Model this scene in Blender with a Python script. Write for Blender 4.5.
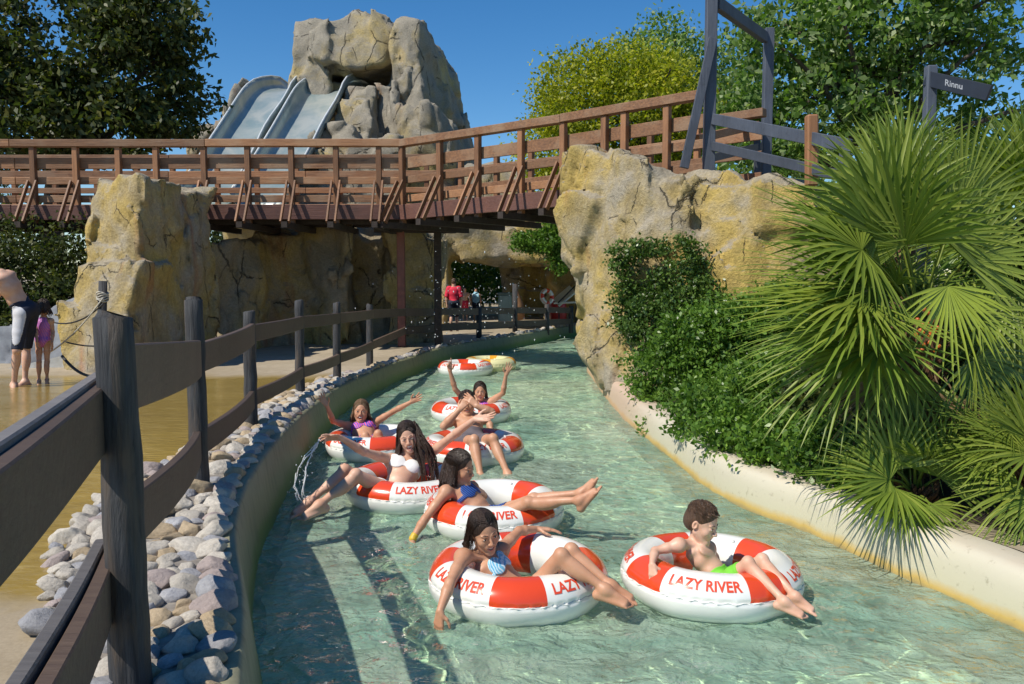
import bpy, bmesh, math, random, time
import numpy as np
from mathutils import Vector, Matrix
T0 = time.time()
R = math.radians
rng = np.random.default_rng(7)
random.seed(7)
scene = bpy.context.scene
for o in list(bpy.data.objects):
    bpy.data.objects.remove(o, do_unlink=True)
COL = scene.collection

# ---------------------------------------------------------------- camera, world, sun
FPX, CX, CY, PITCH, CAMZ = 850.0, 512.0, 342.0, math.atan(67 / 850), 1.95
cam = bpy.data.cameras.new('camera')
cam.sensor_width = 36.0
cam.lens = 36.0 * FPX / 1024.0
cam.clip_start, cam.clip_end = 0.05, 2000
cam_o = bpy.data.objects.new('camera', cam)
COL.objects.link(cam_o)
cam_o.location = (0, 0, CAMZ)
cam_o.rotation_euler = (math.pi / 2 - PITCH, 0, 0)
scene.camera = cam_o
scene.render.resolution_x, scene.render.resolution_y = 1024, 684
SUN_EL, SUN_AZ = R(51), R(34)       # the sun stands to the left, a little behind the camera
to_sun = Vector((-math.cos(SUN_AZ) * math.cos(SUN_EL), -math.sin(SUN_AZ) * math.cos(SUN_EL), math.sin(SUN_EL)))
world = bpy.data.worlds.new("World")
scene.world = world
world.use_nodes = True
wn = world.node_tree
sky = wn.nodes.new('ShaderNodeTexSky')
sky.sky_type = 'NISHITA'
sky.sun_disc = False
sky.sun_elevation = SUN_EL
sky.sun_rotation = math.atan2(to_sun.x, to_sun.y)
sky.altitude = 300
sky.air_density, sky.dust_density, sky.ozone_density = 0.9, 0.0, 3.0
bg = wn.nodes['Background']
bg.inputs[1].default_value = 0.105
hs = wn.nodes.new('ShaderNodeHueSaturation'); hs.inputs['Saturation'].default_value = 1.32
wn.links.new(sky.outputs[0], hs.inputs['Color']); wn.links.new(hs.outputs[0], bg.inputs[0])
sl = bpy.data.lights.new('sun', 'SUN')
sl.cycles.is_caustics_light = True
sl.energy, sl.angle, sl.color = 4.4, R(0.5), (1.0, 0.93, 0.82)
sun = bpy.data.objects.new('sun', sl)
COL.objects.link(sun)
sun.rotation_euler = to_sun.to_track_quat('Z', 'Y').to_euler()
vs = scene.view_settings
vs.view_transform, vs.look, vs.exposure, vs.gamma, vs.use_curve_mapping = 'Standard', 'None', 0.28, 1.0, False
scene.cycles.max_bounces = 8
scene.cycles.transparent_max_bounces = 12

_cp, _sp = math.cos(PITCH), math.sin(PITCH)
def ray(px, py):
    x, y = (px - CX) / FPX, -(py - CY) / FPX
    return np.array([x, _cp + y * _sp, -_sp + y * _cp])
def P(px, py, Y):                       # point at distance Y in front of the camera
    d = ray(px, py)
    return np.array([0, 0, CAMZ]) + d * (Y / d[1])
def G(px, py, z=0.0):                   # point at height z
    d = ray(px, py)
    return np.array([0, 0, CAMZ]) + d * ((z - CAMZ) / d[2])
def sstep(a, b, x):
    t = np.clip((np.asarray(x, float) - a) / (b - a), 0, 1)
    return t * t * (3 - 2 * t)
def zg(Y):                              # height of the paved bank above the water
    return 0.5 - 0.18 * sstep(6, 14, Y)
def GG(px, py):
    p = G(px, py, 0.4)
    for _ in range(8): p = G(px, py, float(zg(p[1])))
    return p

# ---------------------------------------------------------------- mesh helpers
def link_mesh(name, me, mat, parent=None, smooth=False):
    if mat is not None:
        for m in (mat if isinstance(mat, (list, tuple)) else [mat]): me.materials.append(m)
    o = bpy.data.objects.new(name, me)
    COL.objects.link(o)
    if smooth: me.polygons.foreach_set('use_smooth', np.ones(len(me.polygons), bool))
    if parent is not None: adopt(o, parent)
    return o
def adopt(o, parent):
    o.parent = parent
    if parent.type == 'EMPTY' and 'root' in parent:
        o.matrix_parent_inverse = Matrix.Translation(parent.location).inverted()
def np_mesh(name, V, F, mat, parent=None, smooth=False, mi=None):
    V = np.asarray(V, np.float32); F = np.asarray(F, np.int32)
    n = F.shape[1]
    me = bpy.data.meshes.new(name)
    me.vertices.add(len(V)); me.vertices.foreach_set('co', V.ravel())
    me.loops.add(F.size); me.loops.foreach_set('vertex_index', F.ravel())
    me.polygons.add(len(F)); me.polygons.foreach_set('loop_start', np.arange(0, F.size, n, dtype=np.int32))
    if mi is not None: me.polygons.foreach_set('material_index', np.asarray(mi, np.int32))
    me.update(calc_edges=True); me.validate()
    return link_mesh(name, me, mat, parent, smooth)
def tag(o, label=None, cat=None, group=None, kind=None):
    if label: o['label'] = label
    if cat: o['category'] = cat
    if group: o['group'] = group
    if kind: o['kind'] = kind
    return o
def empty(name, loc, label, cat, group=None):
    o = bpy.data.objects.new(name, None)
    COL.objects.link(o)
    o.location = Vector([float(v) for v in loc]); o.empty_display_size = 0.2
    o['root'] = 1
    return tag(o, label, cat, group)

class MB:                                # collects boxes, bars and tubes into one mesh
    def __init__(s): s.v, s.f, s.m = [], [], []
    def add(s, vs, fs, mi=0):
        b = len(s.v); s.v += [tuple(map(float, q)) for q in vs]
        s.f += [tuple(i + b for i in q) for q in fs]; s.m += [mi] * len(fs)
        return s
    def box(s, c, sx, sy, sz, rz=0, mi=0):
        c = np.asarray(c, float); cs, sn = math.cos(rz), math.sin(rz); vs = []
        for dz in (-1, 1):
            for dx, dy in ((-1, -1), (1, -1), (1, 1), (-1, 1)):
                x, y = dx * sx / 2, dy * sy / 2
                vs.append(c + [x * cs - y * sn, x * sn + y * cs, dz * sz / 2])
        return s.add(vs, [(0, 3, 2, 1), (4, 5, 6, 7), (0, 1, 5, 4), (1, 2, 6, 5), (2, 3, 7, 6), (3, 0, 4, 7)], mi)
    def bar(s, a, b, w, h, up=(0, 0, 1), mi=0):   # rectangular bar from a to b, w across, h along up
        a, b = np.asarray(a, float), np.asarray(b, float)
        d = (b - a) / np.linalg.norm(b - a); up = np.asarray(up, float)
        l = np.cross(d, up); l /= np.linalg.norm(l); u = np.cross(l, d)
        vs = [q + l * i * w / 2 + u * j * h / 2 for q in (a, b) for i, j in ((-1, -1), (1, -1), (1, 1), (-1, 1))]
        return s.add(vs, [(0, 1, 2, 3), (7, 6, 5, 4), (0, 4, 5, 1), (1, 5, 6, 2), (2, 6, 7, 3), (3, 7, 4, 0)], mi)
    def sweep(s, pts, w, h, mi=0):                # flat plank following pts, stays upright
        pts = [np.asarray(p, float) for p in pts]; n = len(pts); vs = []
        for i, p in enumerate(pts):
            d = pts[min(i + 1, n - 1)] - pts[max(i - 1, 0)]; l = np.array([d[1], -d[0], 0]); l /= np.linalg.norm(l)
            for a, b in ((-1, -1), (1, -1), (1, 1), (-1, 1)): vs.append(p + l * a * w / 2 + np.array([0, 0, b * h / 2]))
        fs = [(0, 1, 2, 3), tuple(4 * (n - 1) + k for k in (3, 2, 1, 0))]
        for i in range(n - 1):
            for k in range(4):
                a, b = 4 * i + k, 4 * i + (k + 1) % 4; fs.append((a, a + 4, b + 4, b))
        return s.add(vs, fs, mi)
    def tube(s, pts, rs, n=8, mi=0, cap=True):
        pts = [np.asarray(p, float) for p in pts]; m = len(pts)
        if not hasattr(rs, '__len__'): rs = [rs] * m
        ref = np.array([0.13, 0.31, 0.94]); vs = []
        for i, p in enumerate(pts):
            d = pts[min(i + 1, m - 1)] - pts[max(i - 1, 0)]; d = d / (np.linalg.norm(d) + 1e-9)
            if abs(d @ ref) > .97: r_ = np.array([1., .1, 0])
            else: r_ = ref
            a = np.cross(d, r_); a /= np.linalg.norm(a); b = np.cross(d, a)
            for k in range(n):
                t = 2 * math.pi * k / n; vs.append(p + (a * math.cos(t) + b * math.sin(t)) * rs[i])
        fs = []
        for i in range(m - 1):
            for k in range(n):
                a, b = i * n + k, i * n + (k + 1) % n; fs.append((a, b, b + n, a + n))
        if cap: fs += [tuple(range(n))[::-1], tuple(range((m - 1) * n, m * n))]
        return s.add(vs, fs, mi)
    def build(s, name, mat, parent=None, smooth=False, bevel=0):
        me = bpy.data.meshes.new(name); me.from_pydata(s.v, [], s.f)
        me.polygons.foreach_set('material_index', s.m)
        bm = bmesh.new(); bm.from_mesh(me); bmesh.ops.recalc_face_normals(bm, faces=bm.faces)
        if bevel: bmesh.ops.bevel(bm, geom=bm.edges[:], offset=bevel, segments=1, affect='EDGES', clamp_overlap=True)
        bm.to_mesh(me); bm.free()
        return link_mesh(name, me, mat, parent, smooth)

# ---------------------------------------------------------------- noise
def _hash(ix, iy, iz, seed):
    n = (ix * 374761393 + iy * 668265263 + iz * 2147483647 + seed * 974634777) & 0xFFFFFFFF
    n = ((n ^ (n >> 13)) * 1274126177) & 0xFFFFFFFF
    return ((n ^ (n >> 16)) & 0xFFFF) / 65535.0
def vnoise(p, seed=0):
    p = np.asarray(p, float); i = np.floor(p).astype(np.int64); f = p - i; f = f * f * (3 - 2 * f); r = 0
    for a in (0, 1):
        for b in (0, 1):
            for c in (0, 1):
                w = (f[..., 0] if a else 1 - f[..., 0]) * (f[..., 1] if b else 1 - f[..., 1]) * (f[..., 2] if c else 1 - f[..., 2])
                r = r + w * _hash(i[..., 0] + a, i[..., 1] + b, i[..., 2] + c, seed)
    return r * 2 - 1
def fbm(p, oct=4, seed=0):
    p = np.asarray(p, float); r, a = 0, 1.0
    for k in range(oct): r = r + a * vnoise(p * 2 ** k, seed + k); a *= .5
    return r

# ---------------------------------------------------------------- distance-field modelling
class Grid:
    def __init__(s, lo, hi, h):
        s.h = h; s.lo = np.floor(np.asarray(lo) / h) * h; s.n = np.ceil((np.asarray(hi) - s.lo) / h).astype(int) + 1
        s.a = np.full(s.n, 1.0, np.float32)
    def like(s):
        g = Grid.__new__(Grid); g.h, g.lo, g.n = s.h, s.lo, s.n; g.a = np.full(s.n, 1.0, np.float32); return g
    def box(s, lo, hi):
        i0 = np.clip(np.floor((lo - s.lo) / s.h).astype(int), 0, s.n); i1 = np.clip(np.ceil((hi - s.lo) / s.h).astype(int) + 1, 0, s.n)
        if (i1 <= i0).any(): return None
        sl = tuple(slice(a, b) for a, b in zip(i0, i1))
        ax = [(s.lo[k] + s.h * np.arange(i0[k], i1[k])).astype(np.float32) for k in range(3)]
        return sl, ax[0][:, None, None], ax[1][None, :, None], ax[2][None, None, :]
    def _merge(s, sl, d, k, sub):
        a = s.a[sl]
        if sub:
            d = -d; h = np.maximum(k - np.abs(a - d), 0) / k if k > 0 else 0
            s.a[sl] = np.maximum(a, d) + h * h * k * .25
        else:
            h = np.maximum(k - np.abs(a - d), 0) / k if k > 0 else 0
            s.a[sl] = np.minimum(a, d) - h * h * k * .25
    def cap(s, a, b, ra, rb=None, k=.01, sub=False):
        a, b = np.asarray(a, float), np.asarray(b, float); rb = ra if rb is None else rb; r = max(ra, rb) + k + 3 * s.h
        bx = s.box(np.minimum(a, b) - r, np.maximum(a, b) + r)
        if bx is None: return
        sl, X, Y, Z = bx; ba = b - a; L = ba @ ba + 1e-12
        qx, qy, qz = X - np.float32(a[0]), Y - np.float32(a[1]), Z - np.float32(a[2])
        t = np.clip((qx * np.float32(ba[0]) + qy * np.float32(ba[1]) + qz * np.float32(ba[2])) / np.float32(L), 0, 1)
        d = np.sqrt((qx - t * np.float32(ba[0])) ** 2 + (qy - t * np.float32(ba[1])) ** 2 + (qz - t * np.float32(ba[2])) ** 2) - (np.float32(ra) + np.float32(rb - ra) * t)
        s._merge(sl, d, k, sub)
    def ell(s, c, Rm, rad, k=.01, sub=False):     # Rm: rows are the axes
        c = np.asarray(c, float); Rm = np.asarray(Rm, float); rad = np.asarray(rad, float)
        r = np.sqrt(((Rm * rad[:, None]) ** 2).sum(0)) + k + 3 * s.h
        bx = s.box(c - r, c + r)
        if bx is None: return
        sl, X, Y, Z = bx; X, Y, Z = X - np.float32(c[0]), Y - np.float32(c[1]), Z - np.float32(c[2]); k0 = k1 = 0
        for i in range(3):
            q = (X * np.float32(Rm[i, 0]) + Y * np.float32(Rm[i, 1]) + Z * np.float32(Rm[i, 2])) / np.float32(rad[i])
            k0 = k0 + q * q; k1 = k1 + (q / np.float32(rad[i])) ** 2
        k0 = np.sqrt(k0); d = k0 * (k0 - 1) / (np.sqrt(k1) + 1e-6)
        s._merge(sl, d.astype(np.float32), k, sub)
    def mesh(s):
        return nets(s.a, s.lo, s.h)
def nets(A, lo, h):
    ins = A < 0
    c = np.zeros(np.array(A.shape) - 1, np.uint8)
    for i in (0, 1):
        for j in (0, 1):
            for k in (0, 1): c += ins[i:A.shape[0] - 1 + i, j:A.shape[1] - 1 + j, k:A.shape[2] - 1 + k]
    act = (c > 0) & (c < 8)
    I = np.argwhere(act)
    if len(I) == 0: return np.zeros((0, 3)), np.zeros((0, 4), int)
    idx = np.full(act.shape, -1, np.int32); idx[act] = np.arange(len(I))
    cor = [(i, j, k) for i in (0, 1) for j in (0, 1) for k in (0, 1)]
    val = {q: A[I[:, 0] + q[0], I[:, 1] + q[1], I[:, 2] + q[2]] for q in cor}
    acc = np.zeros((len(I), 3)); cnt = np.zeros(len(I))
    for q in cor:
        for ax in range(3):
            if q[ax] == 0:
                r = list(q); r[ax] = 1; a, b = val[q], val[tuple(r)]
                m = (a < 0) != (b < 0); t = np.where(m, a / np.where(m, a - b, 1), 0)
                pos = np.tile(np.array(q, float), (len(I), 1)); pos[:, ax] += t
                acc[m] += pos[m]; cnt[m] += 1
    V = (I + acc / cnt[:, None]) * h + lo
    F = []
    for ax in range(3):
        sl0 = [slice(None)] * 3; sl1 = [slice(None)] * 3; sl0[ax] = slice(0, -1); sl1[ax] = slice(1, None)
        a, b = ins[tuple(sl0)], ins[tuple(sl1)]
        E = np.argwhere(a != b); u, v = (ax + 1) % 3, (ax + 2) % 3
        E = E[(E[:, u] > 0) & (E[:, v] > 0) & (E[:, u] < A.shape[u] - 1) & (E[:, v] < A.shape[v] - 1)]
        q = []
        for du, dv in ((-1, -1), (0, -1), (0, 0), (-1, 0)):
            w = E.copy(); w[:, u] += du; w[:, v] += dv; q.append(idx[w[:, 0], w[:, 1], w[:, 2]])
        q = np.stack(q, 1); flip = ~a[E[:, 0], E[:, 1], E[:, 2]]
        q[flip] = q[flip][:, ::-1]; F.append(q)
    F = np.concatenate(F); F = F[(F >= 0).all(1)]
    return V, F

# ---------------------------------------------------------------- materials
MATS = {}
class NT:
    def __init__(s, name):
        s.m = bpy.data.materials.new(name); s.m.use_nodes = True; s.t = s.m.node_tree
        s.b = s.t.nodes['Principled BSDF']; s.out = s.t.nodes['Material Output']; MATS[name] = s.m
    def n(s, typ, **kw):
        x = s.t.nodes.new('ShaderNode' + typ)
        for k, v in kw.items():
            if k.startswith('i_'):
                k = k[2:]; x.inputs[int(k) if k.isdigit() else k.replace('_', ' ')].default_value = v
            else: setattr(x, k, v)
        return x
    def l(s, a, b): s.t.links.new(a, b)
    def coord(s, scale=(1, 1, 1), which='Object'):
        c = s.n('TexCoord'); m = s.n('Mapping'); m.inputs['Scale'].default_value = scale
        s.l(c.outputs[which], m.inputs['Vector']); return m.outputs[0]
    def noise(s, vec, scale, detail=4, rough=.55, dist=0):
        x = s.n('TexNoise'); x.inputs['Scale'].default_value = scale; x.inputs['Detail'].default_value = detail
        x.inputs['Roughness'].default_value = rough; x.inputs['Distortion'].default_value = dist
        s.l(vec, x.inputs['Vector']); return x.outputs['Fac']
    def ramp(s, fac, stops):
        x = s.n('ValToRGB'); e = x.color_ramp.elements
        while len(e) < len(stops): e.new(.5)
        for q, (p, c) in zip(e, stops):
            q.position = p; q.color = (*c, 1) if hasattr(c, '__len__') else (c, c, c, 1)
        s.l(fac, x.inputs[0]); return x.outputs[0]
    def mix(s, fac, a, b, blend='MIX'):
        x = s.n('Mix', data_type='RGBA', blend_type=blend)
        for v, i in ((fac, 0), (a, 6), (b, 7)):
            if hasattr(v, 'links'): s.l(v, x.inputs[i])
            else: x.inputs[i].default_value = v if i == 0 else (*v, 1)
        return x.outputs[2]
    def math(s, op, a, b=0.0):
        x = s.n('Math', operation=op)
        for v, i in ((a, 0), (b, 1)):
            if hasattr(v, 'links'): s.l(v, x.inputs[i])
            else: x.inputs[i].default_value = v
        return x.outputs[0]
    def bump(s, hgt, strength=.3, dist=.02, prev=None):
        x = s.n('Bump'); x.inputs['Strength'].default_value = strength; x.inputs['Distance'].default_value = dist
        s.l(hgt, x.inputs['Height'])
        if prev is not None: s.l(prev, x.inputs['Normal'])
        return x.outputs[0]
    def done(s, col=None, rough=.6, nrm=None, **kw):
        if col is not None:
            if hasattr(col, 'links'): s.l(col, s.b.inputs['Base Color'])
            else: s.b.inputs['Base Color'].default_value = (*col, 1)
        if hasattr(rough, 'links'): s.l(rough, s.b.inputs['Roughness'])
        else: s.b.inputs['Roughness'].default_value = rough
        if nrm is not None: s.l(nrm, s.b.inputs['Normal'])
        for k, v in kw.items(): s.b.inputs[k.replace('_', ' ')].default_value = v
        return s.m

def simple(name, c1, c2=None, scale=20, rough=.55, bump=.15, dist=.01, stretch=(1, 1, 1), **kw):
    t = NT(name); v = t.coord(stretch); c2 = c2 or tuple(x * .7 for x in c1)
    n = t.noise(v, scale, 5); n2 = t.noise(v, scale * .17, 3)
    col = t.mix(t.ramp(n, [(.35, 0.), (.65, 1.)]), c1, c2)
    col = t.mix(t.math('MULTIPLY', t.ramp(n2, [(.4, 0.), (.65, 1.)]), .5), col, c2)
    return t.done(col, rough, t.bump(n, bump, dist) if bump else None, **kw)

def rock_mat(name, ochre, grey, dark, rust=(.30, .10, .03), cs=.55, ochre_amt=.5, streak=.6):
    t = NT(name); v = t.coord(); vstr = t.coord((1, 1, .16))
    big = t.noise(v, .45, 4, .6, .5); mid = t.noise(v, 2.2, 6, .65); fine = t.noise(v, 22, 5, .7)
    geo = t.n('NewGeometry'); sep = t.n('SeparateXYZ'); t.l(geo.outputs['True Normal'], sep.inputs[0])
    up = t.ramp(sep.outputs['Z'], [(.2, 0.), (.6, 1.)])
    f = t.math('ADD', big, t.math('MULTIPLY', mid, .35))
    f = t.ramp(f, [(ochre_amt + .02, 1.), (ochre_amt + .22, 0.)])
    f = t.math('MULTIPLY', f, t.math('SUBTRACT', 1.0, t.math('MULTIPLY', up, .92)))
    col = t.mix(f, grey, ochre)
    st = t.noise(vstr, 3.0, 5, .65, .4)
    col = t.mix(t.math('MULTIPLY', t.ramp(st, [(.56, 0.), (.72, 1.)]), streak), col, dark)
    st2 = t.noise(vstr, 1.4, 3, .5, .8)
    col = t.mix(t.math('MULTIPLY', t.ramp(st2, [(.62, 0.), (.72, 1.)]), streak * .8), col, rust)
    col = t.mix(t.math('MULTIPLY', t.ramp(mid, [(.3, 1.), (.55, 0.)]), .5), col, dark)
    col = t.mix(.5, col, t.mix(t.ramp(fine, [(.25, 0.), (.75, 1.)]), (.25, .25, .25), (.9, .9, .9)), 'OVERLAY')
    # carved cracks: thin broken lines
    w = t.n('TexNoise'); w.inputs['Scale'].default_value = 2.6; w.inputs['Detail'].default_value = 5; w.inputs['Roughness'].default_value = .7; t.l(v, w.inputs['Vector'])
    wv = t.mix(.17, t.coord((1, 1, .62)), w.outputs['Color'])
    def crack(sc, wid):
        vo = t.n('TexVoronoi', feature='DISTANCE_TO_EDGE'); vo.inputs['Scale'].default_value = sc; vo.inputs['Randomness'].default_value = 1.0; t.l(wv, vo.inputs['Vector'])
        return t.ramp(vo.outputs['Distance'], [(0., 1.), (wid, 0.)])
    m1 = t.ramp(t.noise(v, 1.2, 2, .5, .3), [(.46, 0.), (.5, 1.)]); m2 = t.ramp(t.noise(v, 2.3, 2, .5, .4), [(.52, 0.), (.57, 1.)])
    ck = t.math('MAXIMUM', t.math('MULTIPLY', crack(cs * 1.0, .0055), m1), t.math('MULTIPLY', crack(cs * 2.5, .008), m2))
    col = t.mix(t.math('MULTIPLY', ck, .8), col, (.035, .03, .022))
    grain = t.noise(v, 55, 4, .75)
    hgt = t.math('SUBTRACT', t.math('ADD', t.math('ADD', t.math('MULTIPLY', mid, .45), t.math('MULTIPLY', fine, .22)), t.math('MULTIPLY', grain, .07)), t.math('MULTIPLY', ck, .35))
    return t.done(col, .88, t.bump(hgt, 1.0, .14))

def wood_mat(name, c1, c2, rough=.65, sc=1.0, axis='x', c3=None):
    t = NT(name); s = {'x': (1.2, 14, 14), 'z': (14, 14, 1.2)}[axis]
    v = t.coord(tuple(q * sc for q in s)); v0 = t.coord()
    g = t.noise(v, 2.2, 6, .65, .3); b = t.noise(v0, 1.7, 3); p = t.noise(v0, 9, 4)
    ri = t.n('NewGeometry').outputs['Random Per Island']
    col = t.mix(t.ramp(g, [(.32, 0.), (.68, 1.)]), c1, c2)
    col = t.mix(t.math('MULTIPLY', t.ramp(b, [(.45, 0.), (.62, 1.)]), .6), col, c3 or tuple(x * .45 for x in c1))
    col = t.mix(t.math('MULTIPLY', t.ramp(p, [(.62, 0.), (.72, 1.)]), .45), col, tuple(x * .25 for x in c1))
    oi = t.n('ObjectInfo').outputs['Random']
    col = t.mix(t.ramp(oi, [(0., .0), (.5, .12), (1., .55)]), col, tuple(x * .42 for x in c1))
    col = t.mix(t.math('MULTIPLY', t.ramp(oi, [(0., 1.), (.35, 0.)]), .35), col, tuple(min(.8, x * 1.7) for x in c1))
    return t.done(col, rough, t.bump(g, .5, .015))

def leaf_mat(name, c1, c2, c3=None, trans=.35, rough=.5):
    t = NT(name); geo = t.n('NewGeometry'); ri = geo.outputs['Random Per Island']
    col = t.ramp(ri, [(0., c1), (.55, c2), (1., c3 or c2)])
    v = t.coord(); n = t.noise(v, .8, 3)
    col = t.mix(t.math('MULTIPLY', t.ramp(n, [(.4, 0.), (.6, 1.)]), .45), col, c1)
    t.done(col, rough); t.b.inputs['Specular IOR Level'].default_value = .35
    tr = t.n('BsdfTranslucent'); mx = t.n('MixShader'); mx.inputs[0].default_value = trans
    br = t.mix(1.0, col, (1.5, 1.7, .7), 'MULTIPLY'); t.l(br, tr.inputs['Color'])
    t.l(t.b.outputs[0], mx.inputs[1]); t.l(tr.outputs[0], mx.inputs[2]); t.l(mx.outputs[0], t.out.inputs[0])
    return t.m
# ================================================================ materials used by the place
M_ochre = rock_mat('ochre_rock', (.43, .31, .085), (.31, .27, .20), (.10, .08, .05), cs=.55, ochre_amt=.58)
M_mount = rock_mat('mountain_rock', (.42, .32, .12), (.26, .235, .185), (.12, .11, .09), cs=.32, ochre_amt=.47, streak=.35)
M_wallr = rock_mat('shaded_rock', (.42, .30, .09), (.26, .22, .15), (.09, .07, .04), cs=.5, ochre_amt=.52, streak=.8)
M_bridge = wood_mat('bridge_wood', (.31, .15, .066), (.12, .056, .028), .62, c3=(.32, .22, .14))
M_bridgez = wood_mat('bridge_post_wood', (.32, .15, .065), (.13, .058, .028), .6, axis='z')
M_fascia = wood_mat('fascia_board', (.15, .065, .045), (.09, .035, .028), .55)
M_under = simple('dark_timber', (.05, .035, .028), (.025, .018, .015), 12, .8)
M_rail = wood_mat('brown_rail_plank', (.115, .078, .055), (.075, .048, .036), .6)
M_railtop = wood_mat('grey_rail_plank', (.17, .16, .155), (.10, .09, .09), .6)
M_gate = wood_mat('blue_grey_timber', (.085, .10, .13), (.05, .06, .085), .6, axis='z')
M_col = simple('rusty_brown_paint', (.24, .075, .045), (.15, .045, .03), 9, .5)
M_soil = simple('dark_soil', (.05, .035, .02), (.025, .02, .012), 14, .95, .6, .03)

def post_mat():
    t = NT('weathered_log'); v = t.coord((26, 26, 2.0)); v0 = t.coord()
    g = t.noise(v, 1.5, 6, .7, .4); w = t.noise(t.coord((9, 9, 1.2)), 1.5, 4, .6, .5)
    col = t.mix(t.ramp(g, [(.35, 0.), (.65, 1.)]), (.062, .064, .068), (.016, .017, .02))
    col = t.mix(t.math('MULTIPLY', t.ramp(w, [(.52, 0.), (.66, 1.)]), .6), col, (.11, .08, .055))
    return t.done(col, .75, t.bump(g, .8, .02))
M_post = post_mat()

def ground_mat():
    t = NT('bank_floor'); v = t.coord(); a = t.noise(v, .5, 4); b = t.noise(v, 7, 5); f = t.noise(v, 60, 3)
    col = t.mix(t.ramp(a, [(.35, 0.), (.65, 1.)]), (.42, .355, .26), (.31, .255, .17))
    col = t.mix(t.math('MULTIPLY', t.ramp(b, [(.45, 0.), (.7, 1.)]), .5), col, (.22, .18, .12))
    col = t.mix(.25, col, t.ramp(f, [(.3, .2), (.7, .8)]), 'OVERLAY')
    # the wading floor: painted ochre and covered by a film of water
    geo = t.n('NewGeometry'); sep = t.n('SeparateXYZ'); t.l(geo.outputs['Position'], sep.inputs[0])
    w = t.math('MULTIPLY', t.math('SUBTRACT', t.noise(v, .9, 4, .6), .5), 1.6)
    y = t.math('ADD', sep.outputs['Y'], w); yn = t.math('DIVIDE', y, 20)
    m_ = t.ramp(yn, [(.180, 0.), (.192, 1.), (.66, 1.), (.70, 0.)]); x_ = t.ramp(t.math('DIVIDE', t.math('ADD', sep.outputs['X'], 20), 20), [(.955, 1.), (.96, 0.)])
    m_ = t.math('MULTIPLY', m_, x_)
    damp = t.math('MULTIPLY', t.ramp(yn, [(.66, 1.), (.76, 0.)]), x_)
    vs_ = t.coord((1, 2.2, 1)); a2 = t.noise(v, .8, 4, .6, .6); b2 = t.noise(vs_, 5, 4, .6, .5)
    wc = t.mix(t.ramp(a2, [(.35, 0.), (.65, 1.)]), (.36, .25, .06), (.24, .165, .045))
    wc = t.mix(t.math('MULTIPLY', t.ramp(b2, [(.5, 0.), (.7, 1.)]), .55), wc, (.43, .32, .11))
    col = t.mix(t.math('MULTIPLY', damp, .45), col, (.22, .16, .08)); col = t.mix(m_, col, wc)
    rg = t.mix(m_, (.8, .8, .8), t.ramp(a2, [(.4, .07), (.6, .2)]))
    n1 = t.bump(f, .2, .004); h2 = t.math('MULTIPLY', t.noise(vs_, 8, 3, .5, .5), m_)
    return t.done(col, rg, t.bump(h2, .25, .03, n1), Specular_IOR_Level=.6)
def wet_mat(): return None
def bankwall_mat():
    t = NT('mossy_green_wall'); v = t.coord(); geo = t.n('NewGeometry'); sep = t.n('SeparateXYZ'); t.l(geo.outputs['Position'], sep.inputs[0])
    n = t.noise(v, 3, 5, .6); f = t.noise(t.coord((6, 6, 1.5)), 2, 5)
    z = t.math('ADD', sep.outputs['Z'], t.math('MULTIPLY', t.math('SUBTRACT', n, .5), .12))
    col = t.ramp(z, [(0., (.04, .13, .02)), (.09, (.09, .16, .03)), (.17, (.17, .19, .09)), (.5, (.26, .25, .16))])
    col = t.mix(t.math('MULTIPLY', t.ramp(f, [(.5, 0.), (.7, 1.)]), .45), col, (.07, .08, .04))
    return t.done(col, .6, t.bump(n, .3, .02))
def curb_mat():
    t = NT('cream_curb'); v = t.coord(); geo = t.n('NewGeometry'); sep = t.n('SeparateXYZ'); t.l(geo.outputs['Position'], sep.inputs[0])
    n = t.noise(v, 3.5, 5, .65); f = t.noise(v, 18, 5, .7)
    z = t.math('ADD', sep.outputs['Z'], t.math('MULTIPLY', t.math('SUBTRACT', n, .5), .09))
    col = t.ramp(z, [(0., (.33, .25, .10)), (.035, (.52, .36, .10)), (.085, (.50, .47, .33)), (.3, (.54, .50, .39)), (.36, (.55, .46, .35))])
    col = t.mix(t.math('MULTIPLY', t.ramp(f, [(.60, 0.), (.72, 1.)]), .45), col, (.20, .17, .10))
    # the bank turns pink-brown at the foot of the boulder
    y = t.ramp(t.math('MULTIPLY', sep.outputs['Y'], .05), [(.48, 0.), (.58, 1.)])
    col = t.mix(t.math('MULTIPLY', y, .6), col, (.50, .31, .22))
    return t.done(col, .65, t.bump(f, .25, .008))
def floor_mat():
    t = NT('green_river_floor'); v = t.coord(); a = t.noise(v, .9, 4, .6, .5); b = t.noise(v, 6, 4)
    col = t.mix(t.ramp(a, [(.35, 0.), (.65, 1.)]), (.60, .84, .62), (.88, .93, .70))
    c3_ = t.noise(v, 2.4, 4, .65, 1.5)
    col = t.mix(t.math('MULTIPLY', t.ramp(c3_, [(.48, 0.), (.56, 1.)]), .45), col, (.34, .58, .42))
    col = t.mix(t.math('MULTIPLY', t.ramp(b, [(.45, 0.), (.65, 1.)]), .4), col, (.86, .88, .70))
    return t.done(col, .8)
M_ground, M_wet, M_bank, M_curb, M_floor = ground_mat(), wet_mat(), bankwall_mat(), curb_mat(), floor_mat()

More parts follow.
